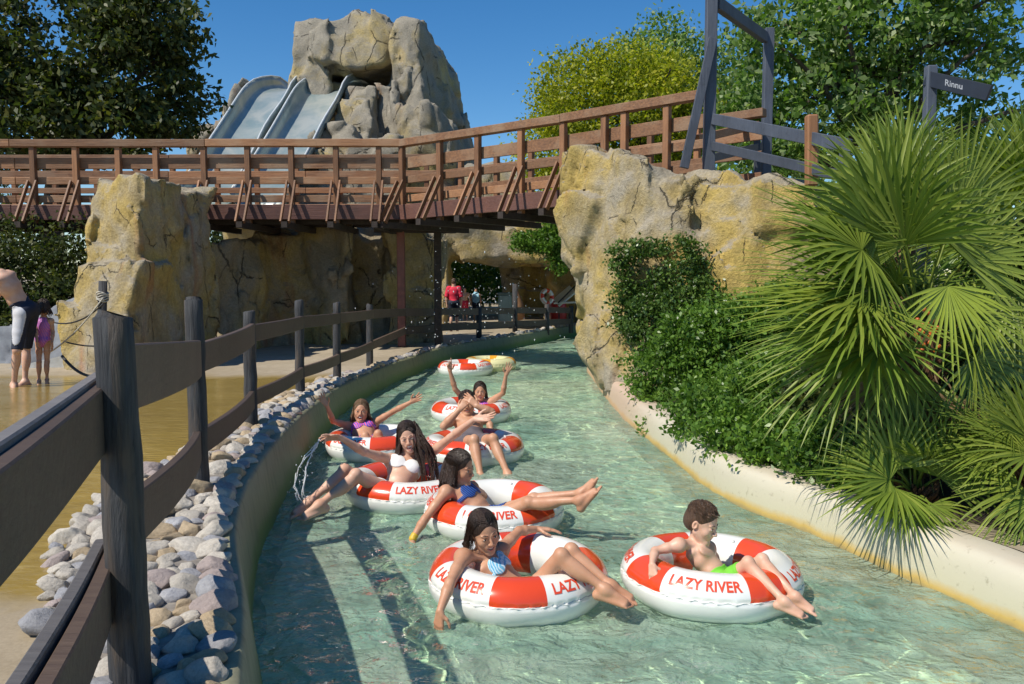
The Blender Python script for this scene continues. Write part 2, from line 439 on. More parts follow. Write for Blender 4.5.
def water_mat():
    t = NT('river_water'); v = t.coord()
    n1 = t.noise(t.coord((1, 1.3, 1)), 4.5, 3, .55, .8); n2 = t.noise(v, 16, 3, .6, .6); n3 = t.noise(v, 1.5, 2, .5, .5)
    h = t.math('ADD', t.math('ADD', t.math('MULTIPLY', n1, .7), t.math('MULTIPLY', n2, .22)), t.math('MULTIPLY', n3, .8))
    nb = t.bump(h, .9, .13)
    fr = t.n('Fresnel'); fr.inputs['IOR'].default_value = 1.34; t.l(nb, fr.inputs['Normal'])
    gl = t.n('BsdfGlossy'); gl.inputs['Roughness'].default_value = .04; t.l(nb, gl.inputs['Normal'])
    tr = t.n('BsdfTransparent'); tr.inputs[0].default_value = (.74, .92, .79, 1)
    di = t.n('BsdfDiffuse'); t.l(nb, di.inputs['Normal'])
    mk = t.noise(v, .55, 4, .6, .8)
    dc = t.mix(t.ramp(mk, [(.38, 0.), (.62, 1.)]), (.48, .80, .60), (.74, .90, .68)); t.l(dc, di.inputs['Color'])
    rf_ = t.n('BsdfRefraction'); rf_.inputs['Color'].default_value = (.90, .98, .88, 1); rf_.inputs['Roughness'].default_value = .0; rf_.inputs['IOR'].default_value = 1.33
    m0 = t.n('MixShader'); m0.inputs[0].default_value = 1.0; t.l(tr.outputs[0], m0.inputs[1]); t.l(rf_.outputs[0], m0.inputs[2])
    m1 = t.n('MixShader'); t.l(t.ramp(t.noise(v, 2.6, 4, .6, 1.2), [(.35, .24), (.68, .40)]), m1.inputs[0])
    t.l(m0.outputs[0], m1.inputs[1]); t.l(di.outputs[0], m1.inputs[2])
    m2 = t.n('MixShader'); t.l(fr.outputs[0], m2.inputs[0]); t.l(m1.outputs[0], m2.inputs[1]); t.l(gl.outputs[0], m2.inputs[2])
    t.l(m2.outputs[0], t.out.inputs[0])
    return t.m
M_water = water_mat()

# ================================================================ the river and its banks
def resample(pts, step):
    pts = np.asarray(pts, float); n = len(pts); out = []
    for i in range(n - 1):
        p0, p1, p2, p3 = pts[max(i - 1, 0)], pts[i], pts[i + 1], pts[min(i + 2, n - 1)]
        m = max(2, int(np.linalg.norm(p2 - p1) / step))
        for k in range(m):
            t = k / m
            out.append(.5 * ((2 * p1) + (-p0 + p2) * t + (2 * p0 - 5 * p1 + 4 * p2 - p3) * t * t + (-p0 + 3 * p1 - 3 * p2 + p3) * t ** 3))
    out.append(pts[-1]); return np.array(out)
Lpx = [(249, 620), (255, 565), (268, 530), (286, 493), (309, 455), (330, 428), (349, 408), (391, 384), (420, 372), (450, 361), (500, 351), (540, 343), (580, 336)]
L = [(-.1, -3.0), (-.55, 1.5), (-.93, 3.0), (-1.17, 3.8)] + [tuple(G(x, y)[:2]) for x, y in Lpx] + [(6, 29.5), (16, 31)]
Rpx = [(1024, 633), (969, 607), (889, 572), (809, 533), (720, 497), (660, 450), (620, 415), (597, 385), (590, 365)]
Rr = [(4.6, -3.0), (3.6, 2.0)] + [tuple(G(x, y)[:2]) for x, y in Rpx] + [(3.2, 21.5), (7, 24), (16, 25)]
LE, RE = resample(L, .25), resample(Rr, .25)
def normals2(E):
    d = np.gradient(E, axis=0); d /= np.linalg.norm(d, axis=1)[:, None]; return np.stack([-d[:, 1], d[:, 0]], 1)
LN, RN = normals2(LE), -normals2(RE)       # both point away from the water

def strip(E, N, prof, close=None):         # loft a profile (offset, height function) along an edge
    V, F = [], []; n, m = len(E), len(prof)
    for j, (off, hf) in enumerate(prof):
        q = E + N * off; z = hf(E[:, 1]) if callable(hf) else np.full(n, hf)
        V.append(np.column_stack([q, z]))
    V = np.stack(V, 1).reshape(-1, 3)
    for i in range(n - 1):
        for j in range(m - 1): F.append((i * m + j, i * m + j + 1, (i + 1) * m + j + 1, (i + 1) * m + j))
    return V, np.array(F)
# ground: one sheet on both banks with the river bed between
gv, gf = [], []
def outer_left(i, n):
    t = i / (n - 1)
    if t < .5: return (-400, -60 + 460 * t / .5)
    return (-400 + 800 * (t - .5) / .5, 400 + (t - .5) * 10)
def ground_side(E, N, off, outer, zf, zfar):
    n = len(E); rows = []
    base = E + N * off
    for i in range(n):
        o = np.array(outer(i, n)); row = []
        for s_ in (0, .002, .004, .007, .011, .016, .022, .03, .045, .08, .3, 1):
            q = base[i] * (1 - s_) + o * s_; row.append((q[0], q[1], zf(q[1])))
        rows.append(row)
    V = np.array(rows).reshape(-1, 3); m = 12
    F = [(i * m + j, i * m + j + 1, (i + 1) * m + j + 1, (i + 1) * m + j) for i in range(n - 1) for j in range(m - 1)]
    return V, np.array(F)
V1, F1 = ground_side(LE, LN, .10, outer_left, lambda y: float(zg(y)), 0)
V2, F2 = ground_side(RE, RN, .38, lambda i, n: (400, -60 + 120 * i / (n - 1)), lambda y: .30, 0)
g_o = np_mesh('ground', np.concatenate([V1, V2]), np.concatenate([F1, F2 + len(V1)]), M_ground)
tag(g_o, 'pale concrete paving on the banks', kind='structure')
# bed
m = 14; n = 160
iL = np.linspace(0, len(LE) - 1, n).astype(int); iR = np.linspace(0, len(RE) - 1, n)
# match right edge samples to left ones by arc fraction of visible stretch
def match(E1, E2):
    # walk both edges so that their depths agree while the river runs away from the camera
    out = []
    for p in E1:
        w = np.linalg.norm(E2 - p, axis=1); out.append(int(w.argmin()))
    return np.maximum.accumulate(np.array(out))
mr = match(LE, RE)
rows = []
for i in range(len(LE)):
    for j in range(m + 1):
        s_ = j / m; q = LE[i] * (1 - s_) + RE[mr[i]] * s_; rows.append((q[0], q[1], -.95 + .05 * math.sin(q[1] * 1.3 + q[0])))
F = [(i * (m + 1) + j, (i + 1) * (m + 1) + j, (i + 1) * (m + 1) + j + 1, i * (m + 1) + j + 1) for i in range(len(LE) - 1) for j in range(m)]
V = np.array(rows); 
V3 = np.array([(-8, -6, -.97), (20, -6, -.97), (20, 36, -.97), (-8, 36, -.97)])
bed_o = tag(np_mesh('river_bed', V3, [(0, 1, 2, 3)], M_floor), 'greenish river bed', kind='structure'); bed_o.cycles.is_caustics_receiver = True
# walls
V, F = strip(LE, LN, [(-.03, -1.0), (-.02, 0.0), (.02, lambda y: zg(y) * .55), (.05, lambda y: zg(y) - .02), (.07, lambda y: zg(y) + .012), (.16, lambda y: zg(y) + .014), (.165, -.2)])
tag(np_mesh('river_wall', V, F[:, ::-1], M_bank, smooth=True), 'green algae stained concrete wall along the left edge of the river', 'wall')
V, F = strip(RE, RN, [(-.02, -1.0), (0.0, .0), (.035, .20), (.055, .27), (.085, .305), (.13, .32), (.30, .325), (.34, .31), (.36, -.2)])
tag(np_mesh('river_curb', V, F, M_curb, smooth=True), 'cream concrete curb with ochre waterline along the right edge of the river', 'curb')
# water surface
xs = []; V = []; F = []
wl = resample(L, .055); nrow = len(wl); wr = RE[np.clip(np.interp(np.linspace(0, len(LE) - 1, nrow), np.arange(len(LE)), mr).astype(int), 0, len(RE) - 1)]
k_ = np.ones(25) / 25
wr = np.stack([np.convolve(np.pad(wr[:, c], 12, mode='edge'), k_, 'valid') for c in (0, 1)], 1)
mw = 110
S = np.linspace(-.05, 1.05, mw + 1)
Q = wl[:, None, :] * (1 - S[None, :, None]) + wr[:, None, :] * S[None, :, None]
p3 = np.concatenate([Q, np.zeros(Q.shape[:2] + (1,))], 2)
Z = .013 * fbm(p3 * [1.6, 2.0, 1], 3, 3) + .006 * fbm(p3 * 6, 2, 9)
RIP = [((px - CX) / FPX * Y_, Y_, .55) for px, Y_ in ((518, 5.1), (715, 5.13), (494, 6.58), (406, 7.32), (374, 9.25), (473, 9.0), (471, 11.5), (465, 16.8), (490, 17.6))] + [(-.39, 4.5, .03), (-.71, 6.1, .03), (-1.6, 6.65, .04), (-1.9, 6.9, .05), (-.3, 8.1, .05), (0.0, 8.1, .05)]
for x_, y_, r_ in RIP:
    dd = np.hypot(Q[..., 0] - x_, Q[..., 1] - y_) - r_; an = np.arctan2(Q[..., 1] - y_, Q[..., 0] - x_)
    Z += np.where(dd > 0, .011 * np.sin(dd * 34 + 2 * np.sin(3 * an + x_ * 9)) * np.exp(-np.clip(dd, 0, 9) / .28), 0)
V = np.concatenate([Q, Z[..., None]], 2).reshape(-1, 3)
ii, jj = np.meshgrid(np.arange(nrow - 1), np.arange(mw), indexing='ij'); a = (ii * (mw + 1) + jj).ravel()
F = np.stack([a, a + 1, a + mw + 2, a + mw + 1], 1)
water_o = tag(np_mesh('water', V, F, M_water, smooth=True), 'rippled green river water', kind='structure'); water_o.cycles.is_caustics_caster = True

# ================================================================ rocks
def hull_planes(pts):
    bm = bmesh.new(); [bm.verts.new(p) for p in pts]; bmesh.ops.convex_hull(bm, input=bm.verts[:])
    out = []
    cen = np.mean(pts, 0)
    bm.normal_update()
    for f in bm.faces:
        if len(f.verts) < 3 or f.calc_area() < 1e-6: continue
        n_ = np.array(f.normal); d = n_ @ np.array(f.verts[0].co)
        if n_ @ cen > d: n_, d = -n_, -d
        out.append((n_, d))
    bm.free(); return out
def block(poly, depth, dx=0.0, dz=0.0, shrink=1.0):
    f = np.array([P(*q) for q in poly]); b = f.copy(); c = b.mean(0); b = c + (b - c) * shrink
    b[:, 1] += depth; b[:, 0] += dx; b[:, 2] += dz
    return list(f) + list(b)
def rock(name, hulls, mat, h=.07, cell=.9, tilt=.28, off=.10, amp=.05, seed=1, label=None, cat='rock', parent=None, cuts=(), k=.06, group=None, zmin=None):
    allp = np.concatenate([np.array(q) for q in hulls]); lo, hi = allp.min(0) - .35, allp.max(0) + .35
    if zmin is not None: lo[2] = zmin
    g = Grid(lo, hi, h); nx = g.n
    X, Y, Z = [(g.lo[i] + h * np.arange(nx[i])).astype(np.float32) for i in range(3)]
    X, Y, Z = X[:, None, None], Y[None, :, None], Z[None, None, :]
    D = None
    for hp in hulls:
        d = None
        for n_, c in hull_planes(hp):
            e = X * np.float32(n_[0]) + Y * np.float32(n_[1]) + Z * np.float32(n_[2]) - np.float32(c)
            d = e if d is None else np.maximum(d, e)
        if D is None: D = d
        else:
            q = np.maximum(k - np.abs(D - d), 0) / k; D = np.minimum(D, d) - q * q * k * .25
    for hp in cuts:
        d = None
        for n_, c in hull_planes(hp):
            e = X * np.float32(n_[0]) + Y * np.float32(n_[1]) + Z * np.float32(n_[2]) - np.float32(c)
            d = e if d is None else np.maximum(d, e)
        D = np.maximum(D, -d)
    bi = np.argwhere(np.abs(D) < .45); pts = g.lo + bi * h
    r = np.random.default_rng(seed); vol = np.prod(hi - lo); ns = int(max(12, vol / cell ** 3))
    ns = min(ns, 500)
    seeds = (lo + r.random((ns, 3)) * (hi - lo)) * [1, 1, .6]; val = r.normal(0, 1, ns) * off; tl = r.normal(0, 1, (ns, 3)) * tilt
    wp = pts * [1, 1, .6] + np.stack([fbm(pts * .9, 2, 11), fbm(pts * .9, 2, 22), fbm(pts * .9, 2, 33)], 1) * .12 * cell
    f1 = np.full(len(pts), 1e9); f2 = f1.copy(); id_ = np.zeros(len(pts), int)
    for s_ in range(ns):
        dd = ((wp - seeds[s_]) ** 2).sum(1); m_ = dd < f1
        f2 = np.where(m_, f1, np.minimum(f2, dd)); id_[m_] = s_; f1 = np.where(m_, dd, f1)
    edge = np.sqrt(f2) - np.sqrt(f1)
    disp = val[id_] + ((pts - seeds[id_] / [1, 1, .6]) * tl[id_] * .5).sum(1)
    sc2 = .38 * cell; q2 = wp / sc2; i2 = np.floor(q2).astype(np.int64); b1_ = np.full(len(pts), 1e9); n2_ = np.zeros((len(pts), 3)); c2_ = np.zeros((len(pts), 3))
    for dx_ in (-1, 0, 1):
        for dy_ in (-1, 0, 1):
            for dz_ in (-1, 0, 1):
                k_i = i2 + [dx_, dy_, dz_]; hs_ = np.stack([_hash(k_i[:, 0], k_i[:, 1], k_i[:, 2], 70 + a_) for a_ in range(3)], 1); c_i = k_i + hs_; d_i = ((q2 - c_i) ** 2).sum(1); m2_ = d_i < b1_
                b1_[m2_] = d_i[m2_]; c2_[m2_] = c_i[m2_]; n2_[m2_] = np.stack([_hash(k_i[:, 0], k_i[:, 1], k_i[:, 2], 90 + a_) for a_ in range(3)], 1)[m2_] - .5
    small = (((q2 - c2_) * n2_).sum(1)) * sc2 * .30 + (n2_[:, 0]) * sc2 * .14
    disp = small + np.clip(disp, -.16, .16) * np.clip(edge / (.10 * cell), 0, 1) + amp * .6 * fbm(pts * 2.6, 4, seed) - .035 * np.exp(-(edge / (.04 * cell)) ** 2)
    D[tuple(bi.T)] -= np.clip(disp, -.3, .3).astype(np.float32)
    D[0], D[-1], D[:, 0], D[:, -1], D[:, :, -1] = .1, .1, .1, .1, .1
    V, F = nets(D, g.lo, h)
    o = np_mesh(name, V, F, mat, parent, True)
    if label: tag(o, label, cat, group)
    return o

# free-standing pillar left of the bridge
rock('rock_pillar', [
    block([(97, 178, 15.7), (143, 177, 14.9), (184, 186, 16.3), (190, 368, 16.2), (141, 368, 14.7), (80, 368, 15.3), (84, 250, 15.5)], 1.3, .1),
    block([(76, 264, 15.0), (140, 262, 14.4), (124, 300, 14.2), (116, 372, 13.8), (66, 374, 14.6), (70, 290, 14.9)], 1.4, .1)],
    M_ochre, .06, .8, .16, .05, .03, 5, 'tall ochre artificial rock pillar standing left of the river in front of the footbridge', zmin=.25)
# rock wall under the bridge
rock('rock_wall', [
    block([(186, 238, 16.9), (262, 240, 19.3), (264, 352, 19.2), (186, 362, 16.7)], 2.5, .3),
    block([(252, 232, 19.6), (330, 236, 20.6), (348, 350, 20.4), (255, 350, 19.4)], 2.5),
    block([(296, 226, 20.2), (344, 228, 19.6), (352, 350, 19.4), (318, 350, 20)], 2.0),
    block([(335, 226, 21), (400, 226, 21.2), (402, 345, 21.0), (340, 345, 20.6)], 1.0),
    block([(388, 226, 20.2), (438, 232, 20.9), (438, 342, 20.7), (392, 345, 20.0)], .8)],
    M_wallr, .075, .9, .26, .12, .05, 8, 'long craggy brown rock wall in shade under the bridge', 'rock wall', zmin=.1)
# rock arch over the far end of the path
rock('rock_arch', [
    block([(436, 228, 25), (610, 224, 25), (610, 262, 25.2), (540, 258, 25), (500, 262, 25), (436, 258, 25)], 2.4),
    block([(500, 214, 26), (640, 214, 26), (640, 262, 26), (500, 262, 26)], 6.5),
    block([(556, 250, 29.4), (640, 240, 29), (640, 340, 29), (560, 338, 29.2), (545, 318, 29.6)], 3),
    block([(415, 228, 26), (446, 228, 25), (441, 340, 25.2), (415, 340, 26)], 2.5),
    block([(500, 240, 33), (620, 240, 33), (620, 340, 33), (500, 340, 33)], 1.5)],
    M_ochre, .10, 1.1, .22, .1, .05, 9, 'low ochre rock arch over a dark passage beyond the bridge', 'rock arch', zmin=.1)
# big boulder on the right bank
rock('boulder', [
    block([(564, 158, 15.0), (590, 149, 14.4), (640, 160, 13.4), (700, 180, 12.6), (710, 300, 12.6), (620, 300, 13.2), (575, 276, 14.4), (563, 258, 14.9)], 2.2, .35, .05, .95),
    block([(640, 162, 13.4), (760, 184, 12.2), (860, 190, 11.6), (880, 430, 11.6), (700, 430, 12.3), (640, 300, 13.2)], 3.6, .3, .12, .97),
    block([(580, 270, 14.2), (640, 260, 13.2), (720, 260, 12.6), (740, 420, 12.0), (660, 420, 12.3), (606, 392, 13.0), (594, 366, 13.6), (579, 335, 14.1)], 3.0, .4)],
    M_ochre, .055, .85, .17, .06, .045, 4, 'huge ochre and grey boulder rising from the right bank beside the bridge end', 'boulder', zmin=.15)

# slide mountain
mount = empty('slide_mountain', P(350, 260, 34) * [1, 1, 0], 'tall grey and ochre artificial rock mountain with a cave mouth above water slides', 'rock mountain')
rock('peak', [
    block([(314, 34, 33.2), (330, 20, 33.2), (352, 8, 33.4), (372, 11, 33.2), (400, 24, 33.2), (402, 62, 33.0), (376, 64, 32.6), (357, 72, 32.6), (338, 62, 32.6), (316, 58, 33)], 5, .3, 0, .97), block([(322, 60, 33.4), (404, 60, 33.4), (404, 76, 34), (322, 76, 34)], 4),
    block([(291, 48, 33.6), (297, 22, 34), (312, 17, 34), (330, 24, 33.8), (330, 84, 33.6), (290, 84, 33.6)], 5),
    block([(290, 60, 33.6), (326, 56, 33.4), (328, 110, 33.2), (286, 100, 33.6)], 4)],
    M_mount, .13, 1.5, .25, .12, .07, 3, parent=mount)
rock('tower', [
    block([(396, 26, 32.6), (404, 20, 33), (418, 22, 32.4), (430, 40, 33.5), (446, 90, 34), (452, 118, 34), (420, 125, 31.6), (398, 120, 32.4), (388, 90, 32.8)], 4, .6),
    block([(376, 84, 32.4), (392, 84, 32.2), (406, 150, 31.0), (382, 150, 31.6)], 3),
    block([(398, 106, 31.2), (425, 104, 30.6), (450, 118, 31.4), (456, 150, 31.2), (458, 250, 31), (396, 250, 30.6)], 5, .4)],
    M_mount, .12, 1.6, .25, .15, .07, 6, parent=mount)
rock('ledge', [
    block([(344, 90, 32.6), (374, 90, 32.2), (378, 150, 31), (340, 150, 31.2)], 3),
    block([(335, 104, 31.4), (366, 102, 31), (370, 150, 30), (326, 150, 30.4)], 3),
    block([(314, 126, 30.2), (352, 124, 29.6), (358, 160, 29.2), (310, 160, 29.4)], 3),
    block([(322, 140, 29), (396, 138, 29), (400, 250, 28.6), (300, 250, 28.6)], 4),
    block([(284, 92, 34.2), (330, 84, 33.8), (384, 86, 33.6), (384, 110, 33.4), (284, 110, 34)], 6),
    block([(318, 60, 37), (400, 60, 37), (400, 110, 37), (318, 110, 37)], 1.5)],
    M_mount, .12, 1.1, .3, .14, .06, 12, parent=mount)
rock('slope', [
    block([(254, 148, 30.4), (273, 148, 30.4), (311, 88, 34.2), (293, 88, 34.2)], 1.0, 0, -.6),
    block([(214, 142, 30), (222, 105, 31.5), (240, 88, 33), (254, 84, 34.6), (216, 150, 31)], 3.0, -.6, -.6),
    block([(190, 132, 33), (216, 126, 33), (220, 200, 32), (180, 200, 32)], 3),
    block([(205, 210, 28.6), (320, 210, 28.6), (310, 100, 34), (230, 100, 34.6)], 3, 0, -2.0)],
    M_mount, .12, .8, .3, .12, .06, 14, parent=mount)
# low pale rocks right of the mountain, seen through the railing
rock('low_rock', [block([(458, 162, 30), (500, 158, 30), (524, 168, 29.6), (530, 235, 29.6), (455, 235, 30)], 3)], M_mount, .13, 1.2, .25, .1, .06, 15,
     'low pale rock seen through the bridge railing right of the mountain', 'rock')

# ---- water slides
def slide_mat():
    t = NT('blue_grey_fibreglass'); v = t.coord((1, 1, .4)); n_ = t.noise(v, .8, 4, .6, .6)
    col = t.mix(t.ramp(n_, [(.38, 0.), (.62, 1.)]), (.24, .32, .33), (.42, .45, .42))
    return t.done(col, .22, None, Metallic=.25)
M_slide = slide_mat(); M_rim = simple('white_slide_rim', (.62, .66, .68), (.5, .54, .56), 6, .35, 0)
def water_slide(pts, w, label):
    pts = resample([P(*q) for q in pts], .5); n_ = len(pts)
    e = empty('water_slide', (pts[-1][0], pts[-1][1], .4), label, 'water slide', 'parallel water slides on the mountain')
    prof = [(-.5, .55), (-.49, .3), (-.44, .1), (-.3, 0), (0, -.02), (.3, 0), (.44, .1), (.49, .3), (.5, .55)]
    V, V2 = [], []
    for i in range(n_):
        d = pts[min(i + 1, n_ - 1)] - pts[max(i - 1, 0)]; d /= np.linalg.norm(d); l = np.cross(d, [0, 0, 1]); l /= np.linalg.norm(l); u = np.cross(l, d)
        for a, b in prof: V.append(pts[i] + l * a * w + u * b)
    V = np.array(V); m_ = len(prof); U = V.copy()
    F = [(i * m_ + j, i * m_ + j + 1, (i + 1) * m_ + j + 1, (i + 1) * m_ + j) for i in range(n_ - 1) for j in range(m_ - 1)]
    o = np_mesh('chute', V, F, M_slide, e, True)
    s_ = o.modifiers.new('s', 'SOLIDIFY'); s_.thickness = .06; s_.offset = 0
    for k in (0, m_ - 1):
        MB().tube([V[i * m_ + k] for i in range(n_)], .036, 8).build('rim', M_rim, e, True)
    return e
water_slide([(312, 100, 37), (300, 90, 35.6), (284, 90, 34.4), (272, 98, 33.4), (257, 122, 31.6), (240, 150, 30.2), (222, 182, 28.6), (208, 206, 27.4)], 1.75, 'left of the two wide grey water slides running down the mountain')
water_slide([(366, 100, 36.4), (350, 90, 35), (334, 90, 33.8), (323, 98, 32.8), (310, 122, 31), (295, 150, 29.6), (277, 182, 28), (262, 208, 26.8)], 1.75, 'right of the two wide grey water slides, beside the ochre ledges')

# ================================================================ footbridge
def seg_eval(poly, px):                # point of a plan polyline seen at column px (ray hit)
    d = ray(px, CY)[:2]
    for a, b in zip(poly[:-1], poly[1:]):
        a, b = np.array(a), np.array(b); M_ = np.array([[d[0], -(b - a)[0]], [d[1], -(b - a)[1]]]); t, s_ = np.linalg.solve(M_, a)
        if -1e-6 <= s_ <= 1 + 1e-6 and t > 0: return a + s_ * (b - a), (b - a) / np.linalg.norm(b - a)
near_line = [(-14.5, 18.0), (-2.32, 18.0), (.92, 15.75), (3.16, 13.95)]
def off_line(poly, w):
    out = []
    for i, p in enumerate(poly):
        d1 = np.array(poly[i]) - np.array(poly[i - 1]) if i > 0 else np.array(poly[1]) - np.array(poly[0])
        d2 = np.array(poly[i + 1]) - np.array(poly[i]) if i < len(poly) - 1 else d1
        n1 = np.array([-d1[1], d1[0]]) / np.linalg.norm(d1); n2 = np.array([-d2[1], d2[0]]) / np.linalg.norm(d2)
        q = n1 + n2; q /= np.linalg.norm(q); out.append(tuple(np.array(p) + q * w / max(.5, q @ n1)))
    return out
far_line = off_line(near_line, 2.3)
bridge = empty('footbridge', (-2.3, 18.6, .35), 'long brown timber footbridge with plank railing crossing over the river and path', 'bridge')
def lift(x): return 0.03 * max(0, x + 2.3)   # right section climbs slightly
def rail_run(line, z, h, w, name, mat, side=0.0):
    ln = off_line(line, side)
    for i, (a, b) in enumerate(zip(ln[:-1], ln[1:])):
        n_ = max(1, int(round(math.dist(a, b) / 3.6)))
        for k in range(n_):
            q0 = np.array(a) + (np.array(b) - a) * k / n_; q1 = np.array(a) + (np.array(b) - a) * (k + 1) / n_
            d = (q1 - q0) / np.linalg.norm(q1 - q0) * .004
            j = random.uniform(-.008, .008)
            MB().bar((*(q0 + d), z + lift(q0[0]) + j), (*(q1 - d), z + lift(q1[0]) + j), w, h).build(name, mat, bridge, bevel=.008)
near_px = [-46, -3, 41, 83, 125, 162, 209, 252, 295, 339, 381, 404, 441, 478.5, 521, 562.5, 603, 622.5, 664]
far_px = [-60, -20, 22, 62, 103, 143, 178, 222, 261, 300, 343, 383, 428, 462, 497, 531, 590, 648, 694]
for line, pxs, side in ((near_line, near_px, 1), (far_line, far_px, -1)):
    rail_run(line, 4.69, .15, .19, 'top_rail', M_bridge)
    fs_ = 1 if side == 1 else .85
    rail_run(line, 4.29, .23 * fs_, .045, 'rail_board', M_bridge, .085 * side)
    rail_run(line, 3.93, .15 * fs_, .045, 'rail_board', M_bridge, .085 * side)
    rail_run(line, 3.545, .15 * fs_, .045, 'rail_board', M_bridge, .085 * side)
    rail_run(line, 3.255, .31, .06, 'fascia', M_fascia, -.085 * side)
    for px in pxs:
        r_ = seg_eval(line, px)
        if r_ is None: continue
        q, d = r_; z = lift(q[0]); nrm = np.array([d[1], -d[0]]) * side
        q = q + nrm * .0
        MB().bar((*q, 2.98 + z), (*q, 4.612 + z), .12, .11, (*d, 0)).build('post', M_bridgez, bridge, bevel=.008)
        if px in (603, 622.5, 664, 125, 162) : continue
        if side == 1:
            o_ = q + nrm * .62
            for s_ in (-.085, .085):
                a = q + d * s_; b = o_ + d * s_
                MB().bar((*(a + nrm * .06), 3.9 + z), (*b, 3.02 + z), .035, .085, (*nrm, .6)).build('brace', M_bridgez, bridge)
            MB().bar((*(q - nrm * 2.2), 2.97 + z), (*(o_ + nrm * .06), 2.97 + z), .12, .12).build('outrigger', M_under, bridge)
# deck and beams
for a, b, c, d in zip(near_line[:-1], near_line[1:], far_line[:-1], far_line[1:]):
    n_ = int(math.dist(a, b) / .15); mb = MB()
    for k in range(n_):
        s0, s1 = k / n_, (k + .93) / n_; A, B, Cc, D_ = map(np.array, (a, b, c, d))
        q = [A + (B - A) * s0, A + (B - A) * s1, Cc + (D_ - Cc) * s1, Cc + (D_ - Cc) * s0]
        vs_ = [(*p, 3.30 + lift(p[0])) for p in q] + [(*p, 3.345 + lift(p[0])) for p in q]
        mb.add(vs_, [(0, 3, 2, 1), (4, 5, 6, 7), (0, 1, 5, 4), (1, 2, 6, 5), (2, 3, 7, 6), (3, 0, 4, 7)])
    mb.build('deck', M_bridge, bridge)
    for f_ in (.18, .82):
        p0 = np.array(a) * (1 - f_) + np.array(c) * f_; p1 = np.array(b) * (1 - f_) + np.array(d) * f_
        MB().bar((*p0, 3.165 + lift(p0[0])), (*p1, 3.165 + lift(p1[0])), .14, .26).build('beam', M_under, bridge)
# columns
MB().box((*G(402, 346, .34)[:2], 1.63), .17, .17, 2.6).build('column', M_col, bridge, bevel=.01)
p_ = P(438, 300, 19.3)
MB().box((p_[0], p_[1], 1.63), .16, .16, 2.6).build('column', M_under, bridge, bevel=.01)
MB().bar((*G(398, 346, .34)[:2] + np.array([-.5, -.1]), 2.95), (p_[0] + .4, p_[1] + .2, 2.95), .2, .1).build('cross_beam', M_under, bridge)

# ---- gate frame and rails at the bridge end
gate = empty('timber_gate', P(709, 170, 13.95), 'tall dark timber gate frame standing on the boulder at the bridge end', 'gate')
A = P(708.5, 172, 13.9); B = P(765.5, 182, 16.5)
MB().bar((A[0], A[1], A[2] - .2), (A[0], A[1], 6.75), .17, .17, (1, 0, 0)).build('post', M_gate, gate, bevel=.01)
MB().bar((B[0], B[1], B[2] - .4), (B[0], B[1], 6.6), .17, .17, (1, 0, 0)).build('post', M_gate, gate, bevel=.01)
MB().bar((A[0] + .09, A[1] + .05, 6.28), (B[0] - .09, B[1] - .05, 6.42), .12, .2).build('lintel', M_gate, gate, bevel=.01)
MB().bar(P(713, 38, 13.78), P(684, 168, 13.7), .07, .14, (1, 0, 0)).build('brace', M_gate, gate, bevel=.006)
rf = empty('ramp_fence', P(812, 180, 11.6), 'blue grey two plank fence running from the gate down behind the palms', 'fence')
MB().bar(P(713, 119, 13.8), P(850, 146, 10.9), .05, .17).build('rail', M_gate, rf, bevel=.006)
MB().bar(P(713, 146, 13.8), P(850, 178, 10.9), .05, .14).build('rail', M_gate, rf, bevel=.006)
MB().bar(P(811.5, 186, 11.62), P(811.5, 115, 11.62), .15, .15, (1, 0, 0)).build('post', M_bridgez, rf, bevel=.02)
MB().bar(P(845, 200, 10.9), P(845, 150, 10.9), .12, .12, (1, 0, 0)).build('post', M_gate, rf, bevel=.02)
hr = empty('handrail', P(757, 170, 16), 'orange lit timber handrail sloping behind the gate frame', 'handrail')
MB().bar(P(697, 139, 14.6), P(757, 125, 16.2), .1, .14).build('rail', M_bridge, hr, bevel=.006)
MB().bar(P(703, 160, 14.9), P(762, 146, 16.4), .05, .14).build('lower_rail', M_railtop, hr, bevel=.006)
MB().bar(P(757, 175, 16.3), P(757, 122, 16.3), .1, .1, (1, 0, 0)).build('post', M_gate, hr)

# ================================================================ fence along the left bank
fence = empty('log_fence', (-2.1, 5.7, .5), 'curved fence of dark round posts and brown planks along the left bank', 'fence')
FP = [(132, 690, 114, 318, .066), (200.5, 492, 193.5, 300, .062), (251.5, 428, 249, 312, .060), (300, 394, 299, 301, .06), (337, 380, 336.5, 303, .06), (369.5, 366, 369.5, 305, .06)]
base = []
for bx, by, tx, ty, r_ in FP:
    b = GG(bx, by); t_ = P(tx, ty, b[1] + .02); b[2] -= .25; base.append((b, t_))
    npt = 14; mb = MB(); pts = [b + (t_ - b) * s_ for s_ in np.linspace(0, 1, npt)]
    pts = [p + np.array([random.uniform(-1, 1), random.uniform(-1, 1), 0]) * .004 for p in pts]
    rr = [r_ * (1.08 - .12 * s_) * random.uniform(.97, 1.03) for s_ in np.linspace(0, 1, npt)]
    pts += [t_ + [0, 0, .012]]; rr += [r_ * .8]
    mb.tube(pts, rr, 20).build('post', M_post, fence, True)
def post_at(i, z): b, t_ = base[i]; s_ = (z - b[2]) / (t_[2] - b[2]); return b + (t_ - b) * s_
def arc(p, q, sag, n_=10):
    p, q = np.array(p), np.array(q); d = q - p; nn = np.array([-d[1], d[0], 0]) / (np.linalg.norm(d[:2]) + 1e-9)
    return [p + d * s_ + nn * sag * 4 * s_ * (1 - s_) for s_ in np.linspace(0, 1, n_)]
def rail_between(pts, h, mat, w=.05, name='rail'):
    MB().sweep(pts, w, h).build(name, mat, fence, bevel=.006)
UP = []; LO = []
